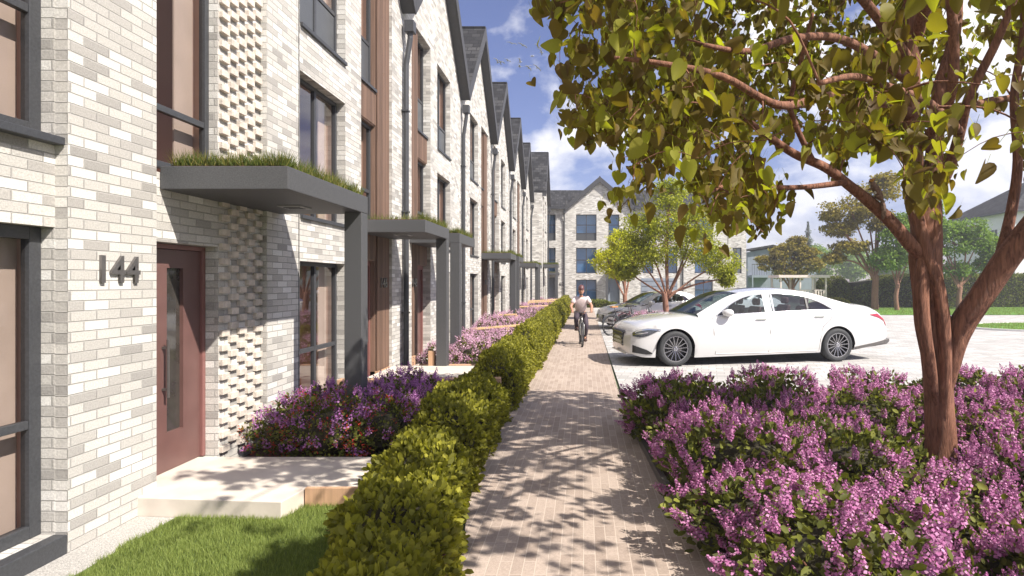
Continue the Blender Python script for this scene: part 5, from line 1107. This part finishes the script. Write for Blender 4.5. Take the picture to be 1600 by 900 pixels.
# hazy background trees
ft = tree('far_tree', 'faint hazy tree low behind the lawn hedge, left of the olive tree', (36, 92, 0), 8, .3, [(-2, 0, 4, 2.6, 2, 2), (1.5, 0, 4.6, 2.6, 2, 2), (0, 0, 6, 2.2, 2, 1.5)], 5000, .45, 'greenleaf', seed=23)
dup(ft, (45, 99, 0), 1.2, 'faint hazy tree seen through the gap under the olive tree', 1.05)
dup(ft, (54, 104, 0), 2.2, 'faint hazy rounded tree behind the fresh green tree', 1.1)
dup(ft, (28, 88, 0), 3.3, 'faint hazy tree showing between grey building and pergola tree', .85)
dup(ft, (64, 96, 0), 4.0, 'faint hazy tree behind the spreading green tree', 1.0)
c = thing('conifer', 'tall pale hazy conifer behind the pergola tree', 'conifer', (32, 84, 0)); tk = MB(); limb(tk, [(0, 0, 0), (0, 0, 5), (0, 0, 10)], [.3, .2, .04], 8, 0); tk.build('trunk', M['bark2'], c)
r = np.random.default_rng(5); n = 4500; z = 1.2+9.2*r.uniform(0, 1, n)**1.2; rad = (10.5-z)*.27*r.uniform(.15, 1, n)*(.7+.3*np.sin(z*5)); a = r.uniform(0, 6.28, n)
P = np.stack([rad*np.cos(a), rad*np.sin(a), z-rad*.25], 1); d = np.stack([np.cos(a), np.sin(a), np.full(n, -.35)], 1); V, Fq = scatter(DIA_V, DIA_F, P, frames(d, r.uniform(-.5, .5, n)), (.14+.035*(10.5-z))*r.uniform(.6, 1.2, n)); np_mesh('crown', V, Fq, M['fir'], c)
# ------------------------------------------------------------------ hedges
def hedge(label, x0, x1, y0, y1, h, ls, cover=3.0, mat='hedge', lump=.05, seed=0, group='clipped hedges along the footpath', tmpl='oval', top_round=.25, cat='hedge', z0=0.0):
    r = np.random.default_rng(seed+100); t = thing('hedge', label, cat, ((x0+x1)/2, (y0+y1)/2, z0), 0, group); w_, l_ = x1-x0, y1-y0
    area = w_*l_+2*(w_+l_)*h; n = int(cover*area/(ls*ls*.5)); pt = r.uniform(0, area, n); P = np.zeros((n, 3)); Nn = np.zeros((n, 3))
    u = r.uniform(-.5, .5, n); v = r.uniform(0, 1, n); a1 = w_*l_; a2 = a1+l_*h; a3 = a2+l_*h; a4 = a3+w_*h
    k = pt < a1; P[k] = np.stack([u[k]*w_, (v[k]-.5)*l_, np.full(k.sum(), h)], 1); Nn[k] = [0, 0, 1]
    for lo, hi, sx in ((a1, a2, 1), (a2, a3, -1)):
        k = (pt >= lo) & (pt < hi); P[k] = np.stack([np.full(k.sum(), sx*w_/2), u[k]*l_, v[k]*h], 1); Nn[k] = [sx, 0, .15]
    for lo, hi, sy in ((a3, a4, 1), (a4, area+1, -1)):
        k = (pt >= lo) & (pt < hi); P[k] = np.stack([u[k]*w_, np.full(k.sum(), sy*l_/2), v[k]*h], 1); Nn[k] = [0, sy, .15]
    # round the top edges, lumpy surface
    q = np.maximum(0, np.abs(P[:, 0])/(w_/2)-.55)/.45*np.maximum(0, P[:, 2]/h-.6)/.4; P[:, 2] -= q*h*top_round; P[:, 0] -= np.sign(P[:, 0])*q*w_*.10
    q = np.maximum(0, np.abs(P[:, 1])-(l_/2-w_*.4))/(w_*.4)*np.maximum(0, P[:, 2]/h-.5)/.5; P[:, 2] -= q*h*top_round*.8
    wv = np.sin(P[:, 1]*5.1+seed)*.5+np.sin(P[:, 1]*11.3+P[:, 0]*7+seed*2)*.35+np.sin(P[:, 2]*9+P[:, 0]*9+P[:, 1]*3)*.35
    P += Nn*(wv[:, None]*lump+r.normal(0, ls*.32, n)[:, None]); P += r.normal(0, ls*.12, (n, 3)); P[:, 2] = np.maximum(P[:, 2], .01)
    d = Nn*.8+unit(n, r)*.9+np.array([0, 0, .25]); tv, tf = (OVAL_V, OVAL_F) if tmpl == 'oval' else (DIA_V, DIA_F)
    V, Fq = scatter(tv, tf, P, frames(d, r.normal(0, .8, n)+1.2), ls*r.uniform(.6, 1.25, n)*1.05); np_mesh('foliage', V, Fq, M[mat], t)
    b = MB(); i_ = .07 if w_ > .3 else .04; x_, y_ = w_/2-i_, l_/2-i_; ht = h*(1-top_round*.55)-i_
    b.prism([(-x_, .0), (x_, .0), (x_, ht*.8), (x_*.7, ht), (-x_*.7, ht), (-x_, ht*.8)], -y_, y_, 'y'); b.build('twigs', M['hedgecore'], t)
    return t
hedge('nearest yellow green hedge, big rounded leaves, beside the small lawn', -1.47, -.83, 1.9, 5.35, .43, .058, 3.4, lump=.085, seed=1, top_round=.2).rotation_euler.z = R(8.7)
hedge('shaded lumpy hedge right behind the nearest hedge, in front of the sleeper end', -1.72, -1.02, 5.55, 7.65, .60, .052, 3.2, lump=.08, seed=2)
hedge('sunlit yellow green hedge just beyond the sleeper end', -1.60, -.98, 8.2, 11.6, .72, .045, 3.0, lump=.04, seed=3)
hedge('clipped hedge before the first yellow handrail', -1.55, -.93, 11.7, 16.2, .78, .055, 2.6, lump=.04, seed=4)
hedge('middle clipped hedge, left of the cyclist', -1.5, -.9, 16.4, 22, .80, .065, 2.4, lump=.04, seed=5)
hedge('clipped hedge behind the cyclist, with a notch before it', -1.45, -.88, 22.6, 30, .80, .08, 2.2, lump=.04, seed=6)
hedge('farthest piece of the clipped footpath hedge', -1.4, -.85, 30.3, 38.5, .80, .09, 2.2, lump=.04, seed=7)
hedge('low dark hedge at the foot of the back terrace behind the cyclist', -3.2, 2.2, 40.6, 41.4, .55, .09, 2.2, mat='yewleaf', seed=8, group='hedges of the back terrace')
hedge('tall dark clipped hedge running behind the lawn trees to the right', 18.9, 40, 41, 42.6, 2.3, .14, 1.9, mat='yewleaf', seed=9, tmpl='dia', group='tall hedges behind the lawn', lump=.06, top_round=.06)
hedge('short block of tall clipped hedge between pergola and gap', 16.75, 18.55, 41.2, 42.6, 2.1, .12, 2.2, mat='yewleaf', seed=10, tmpl='dia', group='tall hedges behind the lawn', top_round=.08)
hedge('knee high yellow hedge beside the pergola', 15.9, 17.9, 39.6, 40.2, .72, .1, 2.2, mat='hedge', seed=11, group='hedges of the back terrace')
# ------------------------------------------------------------------ flowering shrubs
def shrub_mesh(seed, rad, h, nleaf, nfl, leafm, flm, fl_h=.13, fl_r=.03, ls=.055, upper=.15, red=0, dots=28, name='lilac_shrub'):
    r = np.random.default_rng(seed); t = thing(name, 'proto', 'shrub', (0, 0, -50))
    def surf(n, lo):
        u = unit(n*3, r); u = u[u[:, 2] > lo][:n]; n = len(u)
        lump = 1+.10*np.sin(u[:, 0]*6+seed)+.10*np.sin(u[:, 1]*7+seed*2)+.08*np.sin(u[:, 2]*9)
        return u, u*lump[:, None]*np.array([rad, rad, h*.55])*1.0+np.array([0, 0, h*.45])
    u, P = surf(nleaf, -.75); n = len(P); P -= u*(r.uniform(0, .35, n)**1.3)[:, None]*rad; P[:, 2] = np.maximum(P[:, 2], .03)
    d = u*.6+unit(n, r)*.9+np.array([0, 0, .2]); V, Fq = scatter(OVAL_V, OVAL_F, P, frames(d, r.normal(0, 1, n)+1), ls*r.uniform(.6, 1.3, n)); np_mesh('foliage', V, Fq, M[leafm], t)
    u, P = surf(nfl, upper-.55)
    n = len(P); d = u*.6+np.array([0, 0, .85])+r.normal(0, .32, (n, 3)); fr = frames(d, r.uniform(0, 6.28, n)); sc_ = r.uniform(.6, 1.25, n)
    # template: a tapering spike of small florets
    tv = []; tf = []
    rr = np.random.default_rng(99)
    for (px, pz, sc2, tx, tz, nd) in ((0, 0, 1, 0, 0, dots//2), (.018, .006, .72, .32, .1, dots//4), (-.016, -.012, .66, -.28, -.22, dots//4)):
        for i in range(nd):
            k = i/(nd-1); y = k*fl_h*sc2; rad_ = fl_r*sc2*(1-k)**.7*(.65+.35*math.sin(min(1, k*6)*1.57))+.002; a = i*2.399; c = np.array([px+tx*y+rad_*math.cos(a), y, pz+tz*y+rad_*math.sin(a)])
            o = unit(1, rr)[0]*.6+np.array([math.cos(a), .5, math.sin(a)]); o /= np.linalg.norm(o); x = np.cross(o, [0, 1, .1]); x /= np.linalg.norm(x); z = np.cross(o, x); s_ = (.013 if dots < 50 else .0098)*(1.15-.5*k)
            b = len(tv); tv += [tuple(c+(-x-z*.2)*s_), tuple(c+(x*.2-z)*s_), tuple(c+(x+z*.2)*s_), tuple(c+(z-x*.2)*s_)]; tf.append((b, b+1, b+2, b+3))
    V, Fq = scatter(tv, tf, P-u*.02, fr, sc_); np_mesh('blossom', V, Fq, M[flm], t)
    if red:
        u, P = surf(red, -.7); n = len(P); V = []; 
        k = 9; off = r.normal(0, .016, (n, k, 3)); Q = (P[:, None, :]+u[:, None, :]*.02+off).reshape(-1, 3); V, Fq = scatter(DIA_V, DIA_F, Q, frames(unit(len(Q), r), r.uniform(0, 6, len(Q))), .014*r.uniform(.6, 1.3, len(Q))); np_mesh('red_flowers', V, Fq, M['redfl'], t)
    st = MB()
    for i in range(7):
        a = i*.9; st.tube([(.05*math.cos(a), .05*math.sin(a), -.02), (rad*.35*math.cos(a+.3), rad*.35*math.sin(a+.3), h*.3), (rad*.6*math.cos(a), rad*.6*math.sin(a), h*.7)], [.014, .010, .004], 5)
    st.build('stems', M['bark'], t); 
    co = bmesh.new(); bmesh.ops.create_icosphere(co, subdivisions=2, radius=1)
    for v in co.verts: k = 1+.12*math.sin(v.co.x*6+seed)+.1*math.sin(v.co.y*7); v.co = (v.co.x*rad*.68*k, v.co.y*rad*.68*k, h*.42+v.co.z*h*.36)
    m_ = bpy.data.meshes.new('twigs'); co.to_mesh(m_); co.free(); m_.materials.append(M['hedgecore']); o = bpy.data.objects.new('twigs', m_); COL.objects.link(o); o.parent = t
    return t
def strip_proto(t):
    for ch in list(t.children): strip_proto(ch)
    bpy.data.objects.remove(t)
protos = [shrub_mesh(40+i, .54, (.62, .66, .56, .70, .60)[i], 2600, (140, 155, 95, 145, 70)[i], 'lilacleaf', 'lilac', upper=.05, fl_h=(.12, .13, .105, .125, .11)[i], fl_r=.029, ls=.058, dots=80) for i in range(5)]
ORD = ['first', 'second', 'third', 'fourth', 'fifth', 'sixth', 'seventh', 'eighth', 'ninth', 'tenth', 'eleventh', 'twelfth']
rs = random.Random(11); ROWS = [(6.35, 'second row from the paving', 1.0), (5.5, 'row beside the trunk', 1.0), (4.65, 'fourth row from the camera', 1.02), (3.85, 'third row from the camera', 1.04), (3.15, 'second row from the camera', 1.0), (2.5, 'row nearest the camera', .98)]
for x, y, s_, lb in ((1.12, 7.15, 1.13, 'leftmost mounded lilac shrub of the rear row, below the car front wheel'), (2.30, 7.25, 1.16, 'mounded lilac shrub of the rear row, below the middle of the car'), (3.52, 7.3, 1.22, 'tall mounded lilac shrub of the rear row, left of the trunk'), (4.75, 7.3, 1.22, 'mounded lilac shrub of the rear row, right of the trunk'), (5.9, 7.3, 1.2, 'rightmost mounded lilac shrub of the rear row'), (7.1, 7.3, 1.2, 'lilac shrub at the far right end of the rear row')):
    dup(protos[(0, 1, 3, 0, 1, 3)[int(x*.9) % 6]], (x, y, .02), x*3, lb, (s_*.98, s_*.9, s_*.80), 'lilac shrubs in the right bed')
i = 0
for ri, (Y, rn, s_) in enumerate(ROWS):
    xl = float(np.interp(Y, [1.2, 3.3, 5.2, 7.9], [1.12, .90, .70, .58]))+.47; xr = 688*Y/F+.5; k = 0; x = xl
    while x < xr and k < 12:
        if not (abs(x-3.34*Y/5.5) < .42 and 4.5 < Y < 5.6):
            dup(protos[rs.choice((0, 0, 1, 1, 2, 3, 3, 4))], (x+(rs.uniform(-.08, .08) if k else 0), Y+rs.uniform(-.12, .12), .02), rs.uniform(0, 6.28), 'lilac shrub, %s from the footpath, %s' % (ORD[k], rn), (s_*rs.uniform(.92, 1.15), s_*rs.uniform(.92, 1.12), s_*rs.uniform(.74, 1.14)), 'lilac shrubs in the right bed')
        k += 1; i += 1; x += .93+rs.uniform(-.10, .14)
pr_v = shrub_mesh(51, .50, .62, 1700, 170, 'lilacleaf', 'violet', fl_h=.12, dots=60, name='violet_shrub'); pr_r = shrub_mesh(52, .46, .62, 1700, 60, 'lilacleaf', 'violet', red=190, ls=.04, name='red_flowered_shrub')
pr_p = shrub_mesh(53, .46, .66, 1000, 210, 'lilacleaf', 'pink', fl_h=.12, dots=20, name='pink_shrub')
LB = 'shrubs in the bed behind the stone slab'
dup(pr_r, (-3.0, 6.15, 0), .3, 'leftmost red flowered shrub against the brick wall', .92, LB); dup(pr_r, (-2.55, 6.0, 0), 2.2, 'red flowered shrub just behind the stone slab, below the canopy post', 1.0, LB); dup(pr_r, (-2.12, 6.1, 0), 4, 'rightmost red flowered shrub next to the shaded hedge', .95, LB)
dup(pr_v, (-3.0, 6.75, 0), 1, 'violet lilac shrub at the wall behind the red flowered shrubs', .88, LB); dup(pr_v, (-2.2, 6.75, 0), 2, 'violet lilac shrub hiding the foot of the first canopy post', 1.0, LB); dup(pr_v, (-2.1, 7.4, 0), 3, 'violet lilac shrub close behind the shaded hedge', 1.0, LB); dup(pr_v, (-2.85, 7.3, 0), 5, 'violet lilac shrub under the first neighbour window', .85, LB); dup(pr_v, (-1.95, 6.9, 0), 5.5, 'violet lilac shrub squeezed between the shaded hedge and its neighbours', .8, LB)
PB = 'pink shrubs between the door paths'
for j, (x, y, s_, lb) in enumerate(((-2.72, 11.2, .9, 'leftmost pink shrub beside the downpipe and a timber post'), (-2.15, 11.35, 1.0, 'pink shrub in the middle of the first bed'), (-1.75, 11.9, 1.0, 'pink shrub at the hedge end of the first bed'), (-2.4, 12.3, .95, 'pink shrub at the back of the first bed, below the second canopy post'), (-1.9, 13.4, 1.0, 'pink shrub just before the front handrail'), (-2.6, 13.8, .95, 'pink shrub by the wall just before the front handrail'))):
    dup(pr_p, (x, y, .0), j*1.3, lb, s_, PB)
k = 0
for y, nm in ((16.6, 'just behind the front handrail'), (17.7, 'beside the low second handrail'), (20.2, 'by the posts of the second pair of canopies'), (24.2, 'before the third handrail'), (26.4, 'between the third and fourth handrails'), (29.0, 'beyond the fourth handrail'), (33.5, 'in the last bed of the row'), (36.5, 'at the end of the row, before the back terrace')):
    for x, sd in ((-2.75, 'wall side'), (-2.0, 'hedge side')):
        dup(pr_p, (x, y+.2*(k % 2), .0), k*1.1, 'pink shrub %s, %s' % (nm, sd), 1.0+.06*(k % 3), PB); k += 1
for j, (x, y, lb) in enumerate(((1.95, 19.3, 'pale lilac shrub nearest the bicycles in the parking bed'), (2.6, 19.2, 'pale lilac shrub left of the parking tree trunk'), (3.3, 19.3, 'pale lilac shrub at the foot of the parking tree'), (3.95, 19.3, 'pale lilac shrub right of the parking tree trunk'), (4.6, 19.4, 'pale lilac shrub seen through the saloon windscreen'), (5.25, 19.4, 'pale lilac shrub seen through the saloon front window'))):
    dup(pr_p, (x, y, .0), j*.9, lb, 1.12, 'pale lilac shrubs in the parking bed')
sheet('parking_bed_soil', [(1.6, 18.8), (5.8, 18.8), (5.8, 20.9), (2.6, 20.9), (1.6, 20.0)], .03, M['soil'])
for p in protos+[pr_v, pr_r, pr_p]: strip_proto(p)
# small rock plants at the foot of the wall
# ------------------------------------------------------------------ haze
hzm = bpy.data.materials.new('haze'); hzm.use_nodes = True; nt = hzm.node_tree; nt.nodes.clear(); o_ = nt.nodes.new('ShaderNodeOutputMaterial'); v_ = nt.nodes.new('ShaderNodeVolumePrincipled')
v_.inputs['Color'].default_value = (.93, .95, 1, 1); v_.inputs['Density'].default_value = .002; v_.inputs['Anisotropy'].default_value = .3; nt.links.new(v_.outputs[0], o_.inputs['Volume'])
hb = MB().box(-110, 140, -20, 190, -1.1, 18).build('haze', hzm); hb['kind'] = 'stuff'; tag(hb, 'thin pale blue summer haze filling the street and the distance', 'haze')
